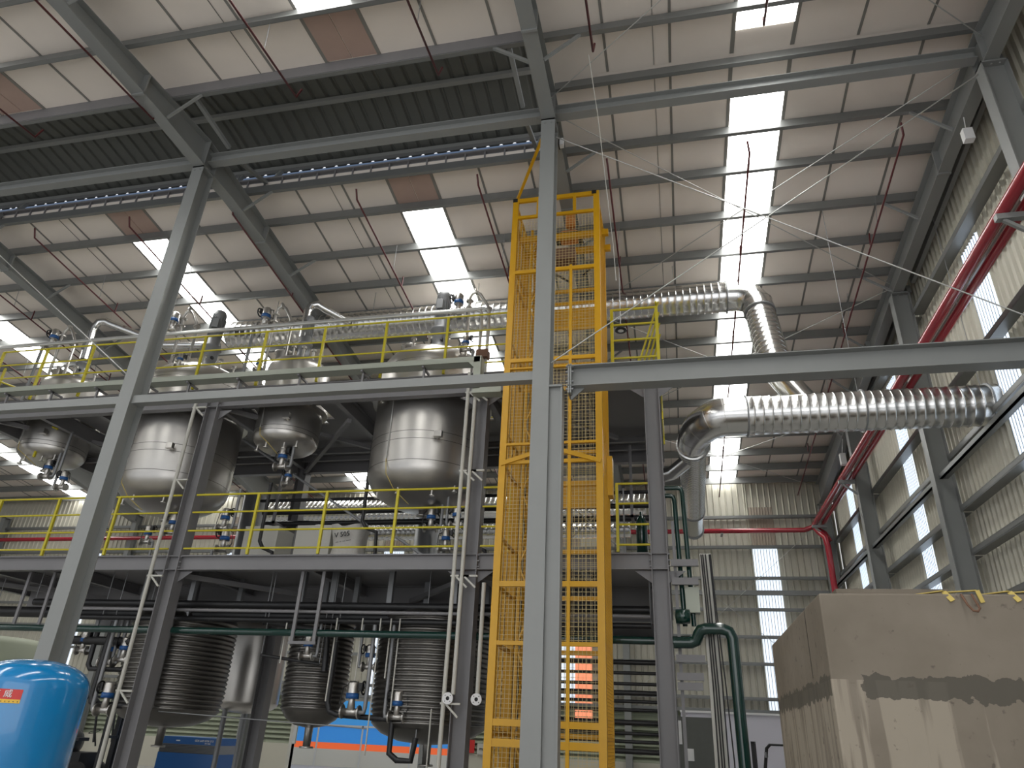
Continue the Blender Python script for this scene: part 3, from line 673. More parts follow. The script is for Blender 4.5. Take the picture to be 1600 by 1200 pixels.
# ================================================================ goods lift
LX0, LX1, LY0, LY1, LZ = -2.70, -.99, 10.67, 11.93, 11.22
lift = thing('goods_lift', 'tall yellow goods lift shaft of wire mesh and square tube', 'lift')
for x, y in ((LX0+.055, LY0+.04), (LX1-.055, LY0+.04), (LX0+.055, LY1-.04), (LX1-.055, LY1-.04)):
    MB().box((x-.055, y-.04, 0), (x+.055, y+.04, LZ)).build('corner_post', 'yellow', lift)
MB().box((-1.555, LY0, 0), (-1.505, LY0+.05, 9.5)).build('front_mullion', 'yellow', lift)
MB().box((-1.50, LY0, 10.78), (-1.44, LY0+.05, LZ)).build('front_mullion', 'yellow', lift)
MB().box((-2.22, LY0, 10.78), (-2.16, LY0+.05, LZ)).build('front_mullion', 'yellow', lift)
for z, h in ((LZ-.09, .09), (10.72, .06), (9.40, .07), (7.50, .07), (5.60, .06), (3.63, .08), (2.79, .06), (1.72, .09), (1.46, .10), (.1, .1), (5.93, .04), (7.36, .03)):
    MB().box((LX0+.08, LY0+.005, z), (LX1-.08, LY0+.055, z+h)).build('front_rail', 'yellow', lift)
MB().bar((LX0+.03, LY0-.01, 5.60), (-1.84, LY0-.01, 5.86), .03, .07).build('front_brace', 'yellow', lift)
MB().bar((-1.84, LY0-.01, 5.86), (LX1-.03, LY0-.01, 5.60), .03, .07).build('front_brace', 'yellow', lift)
for z in (LZ-.08, 10.72, 9.7, 9.4, 8.0, 7.5, 6.2, 5.6, 4.4, 3.63, 2.79, 1.6, .1):
    for x in (LX0+.02, LX1-.06):
        MB().box((x, LY0+.08, z), (x+.04, LY1-.08, z+.06)).build('side_rail', 'yellow', lift)
    MB().box((LX0+.08, LY1-.06, z), (LX1-.08, LY1-.01, z+.07)).build('back_rail', 'yellow', lift)
for x0, y0 in ((-2.42, 11.3), (-2.18, 11.3), (-2.42, 11.75), (-2.18, 11.75)):
    MB().box((x0-.025, y0-.025, .1), (x0+.025, y0+.025, 10.9)).build('guide_mast', 'yellow', lift)
m = MB(); z = .4; s = 1
while z < 10.4:
    a, b = (-2.42, -2.18) if s > 0 else (-2.18, -2.42)
    m.bar((a, 11.3, z), (b, 11.3, z+.55), .025, .025, (0, 1, 0)); m.bar((-2.42, 11.3 if s > 0 else 11.75, z), (-2.42, 11.75 if s > 0 else 11.3, z+.7), .025, .025, (1, 0, 0)); z += .62; s = -s
m.build('mast_lacing', 'yellow', lift)
MB().box((-2.34, 11.48, .1), (-2.26, 11.56, 10.2)).build('rack', 'rust', lift)
for z, h in ((8.83, .50), (5.2, .50)):
    MB().box((-2.1, LY1-.02, z), (LX1-.09, LY1-.0, z+h)).build('gate_panel', 'yellow', lift)
for nm, (ux, uy, fixed) in {'front_mesh': (LX0+.07, LX1-.07, LY0+.06), 'back_mesh': (LX0+.07, LX1-.07, LY1-.03)}.items():
    m = MB(); x = ux; p = .062 if nm == 'front_mesh' else .11
    while x <= uy: m.box((x-.0024, fixed-.0016, .1), (x+.0024, fixed+.0016, 10.72)); x += p
    z = .15
    while z < 10.7: m.box((ux, fixed-.0016, z-.002), (uy, fixed+.0016, z+.002)); z += p
    m.build(nm, 'wire_yellow', lift)
for x in (LX0+.0, LX1-.003):
    m = MB(); y = LY0+.02
    while y <= LY1-.02: m.box((x-.0016, y-.0016, .1), (x+.0016, y+.0016, 10.9)); y += .045
    z = .15
    while z < 10.9: m.box((x-.0016, LY0+.0, z-.0016), (x+.0016, LY1, z+.0016)); z += .045
    m.build('side_mesh', 'yellow', lift)
for y in (LY0+.35, LY0+.62, LY0+.9): MB().box((LX1-.06, y, .1), (LX1-.02, y+.04, LZ-.1)).build('side_post', 'yellow', lift); MB().box((LX0+.02, y, .1), (LX0+.06, y+.04, LZ-.1)).build('side_post', 'yellow', lift)
for y in (11.2, 11.7): MB().box((LX0+.05, y, 10.55), (LX1+.12, y+.08, 10.68)).build('top_beam', 'yellow', lift)
m = MB().lathe([(0, 0), (.13, 0), (.15, .05), (.15, .3), (.13, .35), (0, .35)], (-1.85, 11.45, 10.75), (1, 0, 0), 20); m.lathe([(0, 0), (.1, 0), (.1, .3), (0, .3)], (-1.62, 11.2, 10.82), (0, 0, 1), 16)
mo = m.build('hoist_motor', 'orange', lift); MB().box((-1.95, 11.25, 10.68), (-1.4, 11.6, 10.74)).build('motor_plate', 'black', mo)
MB().box((-2.0, 11.0, 9.9), (-1.5, 11.3, 10.15)).build('control_box', 'rust', lift)
for a, b in (((-1.95, 11.0, 9.6), (-1.55, 11.0, 9.3)), ((-1.05, 11.0, 9.75), (-1.35, 11.0, 9.45))): MB().bar(a, b, .03, .03).build('stay', 'black', lift)
for s, y in ((LX0+.04, LY0), (LX1-.1, LY0)): MB().box((s-.04, LY0-.012, LZ-.08), (s+.05, LY0, LZ)).build('end_cap', 'black', lift)
MB().box((LX1-.005, LY0+.85, 5.3), (LX1+.08, LY0+1.1, 6.0)).build('side_box', 'yellow', lift)
one('stay_bar', MB().bar((-2.62, 10.7, 11.24), (-1.86, 9.34, 11.48), .05, .05), 'yellow', 'yellow diagonal stay from the lift top to the foreground column', 'brace')
t = thing('ring_lamp', 'round black lamp with a pale centre hanging right of the lift', 'lamp')
MB().lathe([(.06, 0), (.125, 0), (.13, .03), (.06, .09), (0, .09)], (-.8, 13.2, 9.5)).build('housing', 'black', t)
MB().lathe([(0, -.004), (.062, -.004), (.062, .01)], (-.8, 13.2, 9.5)).build('lens', 'white', t)
MB().tube([(-.8, 13.2, 9.59), (-.8, 13.2, 11.4)], .008, 6).build('cord', 'white', t)

# ================================================================ vessels
def dish_prof(r, zb, zt, d):
    P = [(0.001, zb)]
    for i in range(1, 11):
        a = i/10*math.pi/2; P.append((r*math.sin(a)**.85, zb + d*(1-math.cos(a))))
    P += [(r, zt-d)]
    for i in range(1, 11):
        a = i/10*math.pi/2; P.append((r*math.cos(a)**.85 if i < 10 else .001, zt-d+d*math.sin(a)))
    return P
def valve(loc, s=1.0, rz=0, label='', group='control valves of the process pipework', body='stainless', top='blue', to=None, proto={}):
    key = top
    if key not in proto:
        t = thing('control_valve', label, 'valve', group)
        a = MB().lathe([(0, 0), (.075, 0), (.08, .02), (.08, .19), (.06, .22), (0, .22)], (0, 0, .16), n=18); ac = a.build('actuator', 'stainless', t)
        MB().lathe([(.0805, 0), (.088, 0), (.088, .07), (.0805, .07)], (0, 0, .16), n=18).build('actuator_band', top, ac)
        b = MB().lathe([(0, -.11), (.045, -.11), (.045, .11), (0, .11)], (0, 0, 0), (1, 0, 0), 14); b.lathe([(0, 0), (.055, .03), (.04, .16)], (0, 0, 0), n=12)
        b.build('body', body, t)
        for sx in (-.13, .11): MB().lathe([(0, 0), (.085, 0), (.085, .02), (0, .02)], (sx, 0, 0), (1, 0, 0), 16, False).build('flange', body, t)
        h = MB(); h.tube([(.15+.0, .08*math.cos(q*math.pi/6), .3+.08*math.sin(q*math.pi/6)) for q in range(13)], .013, 6, False); h.bar((.08, 0, .3), (.15, 0, .3), .02, .02); h.bar((.15, -.08, .3), (.15, .08, .3), .012, .012); h.box((.09, -.05, .26), (.13, .05, .36))
        h.build('handwheel', 'black', t)
        c = MB().tube([(-.07, 0, .34), (-.16, .03, .3), (-.18, .02, .1), (-.1, 0, .02)], .008, 6); c.build('air_hose', 'black', t)
        proto[key] = t; o = t
    else: o = copy_tree(proto[key])
    o.location = loc; o.rotation_euler = (0, 0, math.radians(rz)); o.scale = (s, s, s)
    if to is not None:
        for ch in list(o.children):
            if ch.name.startswith('stub_pipe'): bpy.data.objects.remove(ch)
        MB().tube([(.12, 0, 0), (.19, 0, 0), (.2, 0, (.06 if to > loc[2] else -.06)), (.2, 0, (to-loc[2])/s)], .03, 8).build('stub_pipe', 'cast_grey', o)
    o['label'] = label; return o
vi = 0
for (x, y, r, kind, lab) in TK:
    zb, zt, d = (5.72, 9.42, .70) if kind == 'big' else (7.0, 9.35, .34)
    if x < -14: zb = 6.98
    t = thing('stainless_vessel', lab, 'tank', 'stainless vessels on the upper platform')
    MB().lathe(dish_prof(r, zb, zt, d), (x, y, 0), n=64).build('shell', 'stainless', t)
    for z in ([zb+d, zb+d+.45, zb+d+.62, zt-d] if kind == 'big' else [zb+d, zb+d+.1]): MB().lathe([(r+.001, z-.006), (r+.006, z), (r+.001, z+.006)], (x, y, 0), n=64).build('weld_seam', 'coil_steel', t)
    MB().lathe([(r, 8.02), (r+.1, 8.02), (r+.1, 8.12), (r, 8.12)], (x, y, 0), n=48, smooth=False).build('support_ring', 'stainless', t)
    # bottom outlet and small nozzles
    o = MB().lathe([(.1, .2), (.07, -.1), (.12, -.1), (.12, -.13), (0, -.13)], (x, y, zb), n=20).build('outlet', 'stainless', t)
    for q, (a, rr) in enumerate(((-60, .72), (-105, .75), (-150, .8), (-35, .85))):
        a = math.radians(a); px, py = x+math.cos(a)*r*rr, y+math.sin(a)*r*rr; zz = zb+d*(1-math.sqrt(max(0, 1-rr**2)))
        m = MB().tube([(px, py, zz-.13), (px, py, zz+.1)], .022, 10); m.lathe([(0, 0), (.055, 0), (.055, .018), (0, .018)], (px, py, zz-.145), n=14, smooth=False); m.build('nozzle', 'stainless', t)
    m = MB(); a = math.radians(-62); px, py = x+math.cos(a)*r, y+math.sin(a)*r
    zc = zb+d+.5 if kind == 'big' else zb+d+.25
    m.tube([(px, py, zc), (px+.05, py-.12, zc)], .04, 10); m.box((px-.03, py-.2, zc-.06), (px+.13, py-.11, zc+.06)); m.build('instrument_boss', 'stainless', t)
    m = MB(); a = math.radians(-112); px, py = x+math.cos(a)*(r+.015), y+math.sin(a)*(r+.015)
    m.tube([(px, py, 8.0), (px, py, zb+d+.05)], .009, 6); m.tube([(px, py, 8.0), (px+.03, py, zb+d+.1)], .005, 6); m.build('sensor_rod', 'pipe_steel', t)
    m = MB().tube([(px, py, zb+d+.05), (px+.05, py-.02, zb+d*.6), (px+.2, py+.1, zb+d*.2), (px+.45*min(r, 1), py+.35, zb-.1)], .008, 6); m.build('yellow_hose', 'strap', t)
    # top works: manhole, nozzles, lantern, gearbox and motor
    m = MB().lathe([(0, .0), (.2, 0), (.2, .25), (.24, .25), (.24, .29), (0, .29)], (x-r*.5, y-.2, zt-.14), n=24); m.build('manhole', 'stainless', t)
    for q in range(7):
        a = math.radians(-170+q*28); px, py = x+math.cos(a)*r*.68, y+math.sin(a)*r*.68
        zn = zt-d*.3
        m = MB().tube([(px, py, zn), (px, py, zn+.22)], .028, 10); m.lathe([(0, 0), (.06, 0), (.06, .02), (0, .02)], (px, py, zn+.22), n=14, smooth=False); m.lathe([(0, 0), (.06, 0), (.06, .018), (0, .018)], (px, py, zn+.25), n=14, smooth=False); m.build('nozzle', 'stainless', t)
    ag = thing('agitator_drive', 'grey motor and lantern standing on top of the ' + {0: 'large right vessel', 1: 'large left vessel', 2: 'small middle vessel', 3: 'small left vessel'}[vi], 'motor', 'agitator drives', (x, y, zt))
    k = 1.0 if kind == 'big' else .72; h = 0.0
    m = MB().lathe([(0, -.05), (.27*k, -.05), (.27*k, 0), (.2*k, .02), (.2*k, .6*k), (.25*k, .62*k), (.25*k, .68*k), (.17*k, .7*k), (.17*k, .95*k), (0, .95*k)], (0, 0, 0), n=28); m.build('lantern', 'cast_grey', ag)
    for q in range(4):
        a = q*math.pi/2+.6; MB().lathe([(0, 0), (.05*k, 0), (.05*k, .004), (0, .004)], (.2*k*math.cos(a), .2*k*math.sin(a), .32*k), (math.cos(a), math.sin(a), 0), 12).build('window', 'black', ag)
    mot = MB().lathe([(0, .95*k), (.16*k, .95*k), (.16*k, 1.55*k), (.17*k, 1.57*k), (.17*k, 1.66*k), (.13*k, 1.74*k), (0, 1.76*k)], (0, 0, 0), n=28)
    for q in range(20):
        a = q*math.pi/10; mot.bar((.16*k*math.cos(a), .16*k*math.sin(a), 1.0*k), (.16*k*math.cos(a), .16*k*math.sin(a), 1.52*k), .008, .05*k, (math.cos(a), math.sin(a), 0))
    mt_ = mot.build('motor', 'cast_grey', ag); MB().box((-.07*k, -.27*k, 1.15*k), (.07*k, -.16*k, 1.4*k)).build('terminal_box', 'cast_grey', mt_)
    if vi == 1: ag.rotation_euler = (0, 0, math.radians(25))
    vi += 1
# looping nozzle pipes on the deck above
for i, (x, y, z, nm) in enumerate([(-4.15, 12.9, 9.42, 'right of the large right vessel drive'), (-8.95, 12.8, 9.42, 'left of the small middle vessel'), (-11.6, 12.9, 9.6, 'left of the large left vessel drive'), (-15.2, 13.0, 9.45, 'at the left edge')]):
    t = thing('loop_pipe', 'stainless pipe loop with flanges rising above the railing ' + nm, 'pipe', 'pipe loops on the upper deck')
    sx = 1 if i != 0 else 1
    MB().tube([(x, y, z-.9), (x, y, z+1.05), (x+.04, y, z+1.15), (x+.14, y, z+1.2), (x+.24, y, z+1.12), (x+.42, y, z+.82), (x+.48, y, z+.6), (x+.48, y, z-.6)], .035, 10).build('pipe', 'stainless', t)
    for q, (a, b, c2, ax) in enumerate(((x, y, z+.75, (0, 0, 1)), (x, y, z+.95, (0, 0, 1)), (x+.12, y, z+1.2, (1, 0, .2)), (x+.45, y, z+.72, (.4, 0, -1)))):
        MB().lathe([(0, 0), (.085, 0), (.085, .03), (0, .03)], (a, b, c2), ax, 16, False).build('flange', 'stainless', t)
    valve((x-.26, y, z+.70), 1.25, 180, 'blue banded control valve on the pipe loop ' + nm, to=8.08)
for x, y, z, s, rz, nm in [(-4.1, 12.7, 9.0, .9, 0, 'behind the upper railing right of the large right vessel'), (-11.0, 12.5, 9.0, .8, 30, 'behind the upper railing under the large left vessel drive'), (-8.9, 12.5, 8.75, .7, 0, 'low on the upper deck beside the small middle vessel'),
        (-8.2, 13.1, 6.62, 1.15, 0, 'under the small middle vessel'), (-8.1, 13.3, 6.30, .9, 160, 'hanging lower under the small middle vessel'), (-14.4, 13.2, 6.62, 1.1, 0, 'under the small left vessel'), (-13.75, 13.1, 6.3, 1.05, 180, 'lower right under the small left vessel'),
        (-4.75, 13.4, 5.3, 1.1, 0, 'under the large right vessel'), (-4.15, 13.2, 5.3, 1.0, 180, 'right under the large right vessel'), (-10.75, 13.4, 5.28, 1.1, 20, 'under the large left vessel'),
        (-9.2, 13.0, 5.25, 1.1, 0, 'right of the second platform column on the lower deck'), (-9.1, 13.0, 4.8, 1.15, 180, 'near the deck right of the second platform column'), (-4.3, 13.1, 4.8, 1.0, 0, 'near the deck under the large right vessel'), (-10.9, 12.9, 4.95, .9, 0, 'near the deck behind the left foreground column')]:
    valve((x, y, z), s, rz, 'blue banded control valve ' + nm, to=(8.08 if z > 8 else 7.7 if z > 6 else 6.1 if z > 5.2 else 4.46))
# ribbed lower vessels
for (x, y, r, zb, zt, nm) in [(-9.95, 13.6, 1.0, 1.66, 3.4, 'just right of the second platform column'), (-6.83, 13.6, .58, 1.78, 3.5, 'in the middle, narrowest of the three'), (-4.5, 13.65, 1.06, 1.6, 3.5, 'nearest the lift')]:
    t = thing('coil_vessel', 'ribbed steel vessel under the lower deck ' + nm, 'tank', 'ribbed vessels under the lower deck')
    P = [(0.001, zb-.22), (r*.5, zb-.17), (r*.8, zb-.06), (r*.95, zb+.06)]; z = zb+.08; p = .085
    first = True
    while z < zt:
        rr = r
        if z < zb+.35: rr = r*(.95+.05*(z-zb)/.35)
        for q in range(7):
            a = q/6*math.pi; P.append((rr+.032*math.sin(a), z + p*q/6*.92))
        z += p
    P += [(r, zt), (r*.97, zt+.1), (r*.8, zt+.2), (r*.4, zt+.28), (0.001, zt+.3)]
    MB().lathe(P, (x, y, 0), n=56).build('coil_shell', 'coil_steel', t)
    for q in range(4):
        a = q*math.pi/2+.6; px, py = x+math.cos(a)*r*.93, y+math.sin(a)*r*.93; MB().box((px-.05, py-.05, zt-.1), (px+.05, py+.05, 4.44)).build('hanger_lug', 'cast_grey', t)
    MB().lathe([(.0, -.45), (.13, -.45), (.13, -.42), (.07, -.42), (.08, 0)], (x, y, zb-.1), n=18).build('outlet', 'stainless', t)
t = thing('smooth_vessel', 'smooth stainless vessel behind the ribbed vessels', 'tank')
MB().lathe(dish_prof(.75, 1.8, 4.2, .25), (-10.3, 17.0, 0), n=40).build('shell', 'stainless', t)
for a in (0, 2.1, 4.2): MB().tube([(-10.3+math.cos(a)*.5, 17+math.sin(a)*.5, 0), (-10.3+math.cos(a)*.5, 17+math.sin(a)*.5, 2.0)], .06, 12).build('leg', 'cast_grey', t)
t = thing('storage_tank', 'pale green round storage tank far left behind the blue tank', 'tank')
MB().lathe([(0, 0), (1.5, 0), (1.5, 3.2), (1.2, 3.38), (0, 3.42)], (-18.4, 17.0, 0), n=40).build('shell', 'lime', t)
# valves low down
for x, y, z, s, rz, nm in [(-9.75, 12.6, 1.75, 1.0, 0, 'right of the second platform column near the floor'), (-10.55, 12.6, 1.7, 1.3, 180, 'low between the left standpipe and the blue tank'), (-10.95, 12.8, 2.55, 1.2, 0, 'at head height left of the left standpipe'), (-10.62, 12.8, 2.6, 1.1, 180, 'just left of the left standpipe'),
        (-11.6, 12.8, 2.75, 1.0, 0, 'right above the blue tank'), (-5.6, 12.6, 1.85, 1.3, 0, 'low in the middle before the blue building'), (-4.75, 12.6, 1.8, 1.1, 180, 'under the dark ribbed vessel'), (-6.65, 12.7, 2.75, 1.0, 0, 'before the smallest ribbed vessel'), (-5.45, 12.8, 2.6, 1.0, 180, 'between the two right ribbed vessels')]:
    valve((x, y, z), s, rz, 'dark control valve ' + nm, top='blue', body='stainless', to=3.4)
# L2 goods
for x, nm in ((-9.05, 'left'), (-7.75, 'right')):
    t = thing('bulk_tote', 'pale bulk tote standing on the lower deck, %s of the pair' % nm, 'container', 'bulk totes on the lower deck')
    MB().box((x-.42, 14.2, 4.58), (x+.42, 14.9, 5.62)).build('body', 'off_white', t); MB().lathe([(0, 0), (.15, 0), (.15, .06), (0, .06)], (x, 14.5, 5.62), n=16).build('lid', 'white', t)
    MB().box((x-.45, 14.17, 4.46), (x+.45, 14.93, 4.57)).build('pallet', 'cast_grey', t)
t = thing('bulk_bag', 'white woven bulk bag with black writing standing on the lower deck', 'bag')
bm = MB(); n = 12; vs = []
for i in range(9):
    z = 4.46 + 1.12*i/8; 
    for j in range(24):
        a = 2*math.pi*j/24; sq = 1/max(abs(math.cos(a)), abs(math.sin(a)))**.7
        rr = (.36 + .05*math.sin(i*.9) + .02*math.sin(j*3+i))*sq*(1 if i < 7 else .96)
        vs.append((-6.95+rr*math.cos(a), 14.4+rr*.8*math.sin(a), z + .05*math.sin(j*1.3)*(i/8)))
bm.poly(vs, [(i*24+j, i*24+(j+1) % 24, (i+1)*24+(j+1) % 24, (i+1)*24+j) for i in range(8) for j in range(24)], True)
bm.poly(vs[-24:], [tuple(range(24))]); bag = bm.build('sack', 'bag', t)
def text(name, s, loc, size, m, parent, rot=(math.radians(90), 0, 0), ext=.002):
    cu = bpy.data.curves.new(name, 'FONT'); cu.body = s; cu.size = size; cu.extrude = ext; cu.align_x = 'CENTER'; cu.align_y = 'CENTER'; cu.resolution_u = 2
    to = bpy.data.objects.new('tmp', cu); C.objects.link(to); bpy.context.view_layer.update()
    me = bpy.data.meshes.new_from_object(to.evaluated_get(bpy.context.evaluated_depsgraph_get())); bpy.data.objects.remove(to)
    me.materials.clear(); me.materials.append(MAT[m]); o = bpy.data.objects.new(name, me); C.objects.link(o)
    o.parent = parent; o.location = loc; o.rotation_euler = rot; return o
text('lettering', 'V 505', (-6.98, 14.04, 5.36), .15, 'black', t, (math.radians(90), math.radians(-8), 0), .01)
text('lettering', '--- -- --- -----', (-6.93, 14.04, 5.22), .07, 'black', t, (math.radians(90), math.radians(-8), 0), .01)
# process pipework, dark
def pipe(label, pts, r, m, cat='pipe', group=None, name='process_pipe', n=10, hang=None):
    if hang is None: return one(name, MB().tube(pts, r, n), m, label, cat, group)
    t = thing(name, label, cat, group); MB().tube(pts, r, n).build('run', m, t)
    for p in (pts[0], pts[-1]):
        MB().tube([(p[0], p[1], p[2]), (p[0], p[1], hang)], .009, 6).build('hanger_rod', 'cast_grey', t)
    return t
t = thing('green_pipe', 'long dark green pipe hung under the front of the lower deck', 'pipe')
MB().tube([(-13.6, 12.3, 3.1), (-3.9, 12.3, 3.1), (-.35, 12.3, 3.08), (.0, 12.3, 3.1), (.22, 12.2, 3.1)], .062, 14).build('pipe', 'green_pipe', t)
for xa in (-6.75, -6.32): MB().box((xa-.03, 12.22, 2.9), (xa+.03, 12.26, 4.2)).build('hanger', 'platform_paint', t)
MB().box((-6.8, 12.2, 2.90), (-6.27, 12.24, 2.95)).build('hanger', 'platform_paint', t)
for xa in (-13.0, -12.4): MB().box((xa-.03, 12.36, 3.05), (xa+.03, 12.4, 4.2)).build('hanger', 'platform_paint', t)
t = thing('green_pipe', 'thick glossy dark green pipe bending down beside the tall beige cable casing', 'pipe')
MB().tube([(-.05, 11.95, 3.02), (.22, 11.95, 3.02), (.30, 11.93, 3.05), (.34, 11.9, 3.14), (.38, 11.87, 3.20), (.46, 11.85, 3.22), (.70, 11.85, 3.22), (.80, 11.85, 3.18), (.84, 11.85, 3.08), (.86, 11.85, 0)], .088, 16).build('pipe', 'green_pipe', t)
MB().lathe([(0, -.12), (.11, -.11), (.12, 0), (.11, .11), (0, .12)], (.12, 12.0, 3.42), (1, 0, 0), 16).build('strainer', 'green_pipe', t)
for x, z, nm in ((.24, 5.62, 'outer'), (.10, 5.48, 'inner')):
    pipe('dark green riser beside the right platform column, %s of the pair' % nm, [(-.1, 12.2, z), (x-.08, 12.2, z), (x-.02, 12.2, z-.02), (x, 12.2, z-.1), (x+.05, 12.2, 3.3)], .04, 'green_pipe', group='green risers', name='green_riser')
t = thing('pipe_bracket_ladder', 'grey pipe support brackets stacked beside the right platform column', 'bracket')
for z, w in ((4.22, .42), (3.92, .40), (2.74, .42), (2.48, .38), (2.34, .36)):
    MB().box((-.02, 12.0, z), (w, 12.06, z+.11)).build('arm', 'platform_paint', t)
MB().box((.02, 12.1, .1), (.07, 12.16, 5.0)).build('upright', 'platform_paint', t)
MB().box((.18, 12.1, 3.5), (.40, 12.3, 3.9)).build('junction_box', 'rail_green', t)
t = thing('cable_riser', 'tall beige casing with black cables right of the platform', 'cable riser')
MB().box((.45, 12.0, 0), (.63, 12.12, 4.42)).build('casing', 'off_white', t)
for i, (a, b) in enumerate(((.47, .50), (.5, .545), (.54, .58), (.60, .64), (.62, .72))):
    MB().tube([(a, 11.98, 4.4), (a+.02, 11.96, 3.6), ((a+b)/2+.02, 11.96, 2.4), (b, 11.97, 1.4), (b-.02, 11.97, 0)], .011, 6).build('cable', 'black', t)
for i, z in enumerate((2.81, 2.64, 2.47, 2.33, 2.2, 2.07, 1.88, 1.72, 1.6, 1.46)):
    pipe('dark level pipe seen between the lift and the right platform column, %s from the top' % ORD[i], [(-3.2, 13.0, z), (-.36, 13.0, z)], .028 if i % 3 else .042, 'black', hang=4.43 if i == 0 else 3.0, group='stack of dark pipes behind the lift')
pipe('black main under the lower deck seen at the left edge', [(-14.2, 12.95, 3.50), (-3.6, 12.95, 3.46)], .11, 'black', hang=4.4)
pipe('upper black pipe of the bundle under the lower deck', [(-13.0, 12.7, 3.66), (-.4, 12.7, 3.62)], .07, 'black', hang=4.4)
pipe('lower black pipe of the bundle under the lower deck', [(-12.2, 12.55, 3.36), (-.4, 12.55, 3.34)], .05, 'black', hang=4.4)
pipe('slim grey pipe in front of the bundle under the lower deck', [(-12.2, 12.4, 3.5), (-.4, 12.4, 3.47)], .03, 'platform_paint', hang=4.4)
pipe('second black main under the lower deck', [(-12.6, 12.8, 2.95), (-10.2, 12.8, 2.93)], .085, 'black', hang=4.4)
pipe('black pipe dropping left of the left standpipe', [(-10.95, 12.7, 3.3), (-10.98, 12.7, 1.95), (-10.95, 12.7, 1.83), (-10.85, 12.7, 1.8), (-9.8, 12.7, 1.78)], .055, 'black', hang=4.4)
pipe('short black pipe drop above the valves left of the standpipe', [(-11.35, 12.8, 3.2), (-11.35, 12.8, 2.5), (-11.28, 12.8, 2.42), (-10.3, 12.8, 2.42)], .05, 'black', hang=4.4)
pipe('black pipe elbow under the dark ribbed vessel', [(-6.1, 12.7, 3.0), (-6.1, 12.7, 2.0), (-6.05, 12.7, 1.85), (-5.9, 12.7, 1.8), (-4.9, 12.7, 1.76), (-4.85, 12.7, 1.7), (-4.85, 12.7, 1.25), (-4.7, 12.7, 1.15), (-4.45, 12.7, 1.15), (-4.4, 12.7, 1.5)], .05, 'black', hang=4.4)
pipe('black pipe beside the smallest ribbed vessel', [(-7.7, 12.8, 3.35), (-6.35, 12.8, 3.2), (-6.3, 12.8, 2.5)], .06, 'black', hang=4.4)
pipe('thin black branch across the smallest ribbed vessel', [(-7.6, 12.75, 2.75), (-6.4, 12.75, 2.62)], .03, 'black', hang=4.4)
for i, (x, z0, z1) in enumerate(((-6.05, 2.0, 3.1), (-5.55, 2.35, 3.1), (-5.2, 1.2, 3.1), (-5.0, 2.4, 3.1), (-4.83, 1.9, 3.1), (-7.05, 2.6, 3.0), (-4.1, .3, 1.65))):
    pipe('thin pale drop pipe under the lower deck, %s of the row' % ORD[i], [(x, 12.5, z0), (x, 12.5, z1+.3)], .014, 'off_white', group='thin drop pipes', n=8)
pipe('thin cable strung low across the ribbed vessels', [(-9.3, 12.5, 1.72), (-5.2, 12.5, 1.6)], .01, 'cast_grey')
for i, (x, y0, z, r, nm) in enumerate([(-12.5, 12.9, 7.55, .03, ''), ]): pass
t = thing('pipe_bundle', 'dark pipe bundle running level behind the lower deck railing under the vessels', 'pipe')
for xx in (-9.5, -5.2, -.8): MB().box((xx-.03, 15.3, 6.0), (xx+.03, 15.9, 6.06)).box((xx-.03, 15.3, 6.0), (xx+.03, 15.36, 7.7)).build('support', 'platform_paint', t)
for y, z, r in ((15.6, 6.35, .06), (15.8, 6.12, .07), (15.4, 6.6, .04)): MB().tube([(-10.0, y, z), (-.3, y, z)], r, 10).build('pipe', 'black', t)
for x0, z0, z1, nm in ((-6.3, 5.0, 7.4, 'centre'), (-8.6, 4.6, 6.4, 'left'), (-3.95, 4.6, 6.0, 'right')):
    pipe('black vertical pipe on the lower deck with a bend, %s one' % nm, [(x0, 13.5, z1), (x0, 13.5, z0+.5), (x0+.1, 13.5, z0+.35), (x0+.35, 13.5, z0+.25), (x0+.4, 13.5, 4.47)], .04, 'black', group='black drops on the lower deck')
pipe('grey diagonal brace behind the railing left of the white bag', [(-9.9, 14.0, 7.68), (-6.39, 14.0, 5.53)], .03, 'cast_grey', 'brace', name='diagonal_brace')
pipe('grey diagonal brace behind the railing under the large right vessel', [(-5.3, 13.0, 5.02), (-4.4, 13.0, 4.46)], .03, 'cast_grey', 'brace', name='diagonal_brace')
t = thing('gas_cylinder', 'dark green gas cylinder standing behind the railing right of the lift', 'cylinder')
MB().lathe([(0, 4.46), (.1, 4.46), (.1, 5.15), (.06, 5.25), (.03, 5.28), (.03, 5.34), (0, 5.34)], (-.5, 12.7, 0), n=18).build('shell', 'green_pipe', t)
t = thing('scaffold_frame', 'dark thin scaffold frame seen through the lift mesh on the lower deck', 'scaffold')
m = MB()
for x in (-1.95, -1.85, -.95, -.85): m.tube([(x, 13.3, 4.46), (x, 13.3, 6.0)], .018, 6)
for a, b in (((-1.9, 5.9), (-.9, 5.0)), ((-1.9, 5.0), (-.9, 5.9)), ((-1.9, 5.7), (-.9, 4.8))): m.tube([(a[0], 13.3, a[1]), (b[0], 13.3, b[1])], .012, 6)
m.build('frame', 'cast_grey', t)

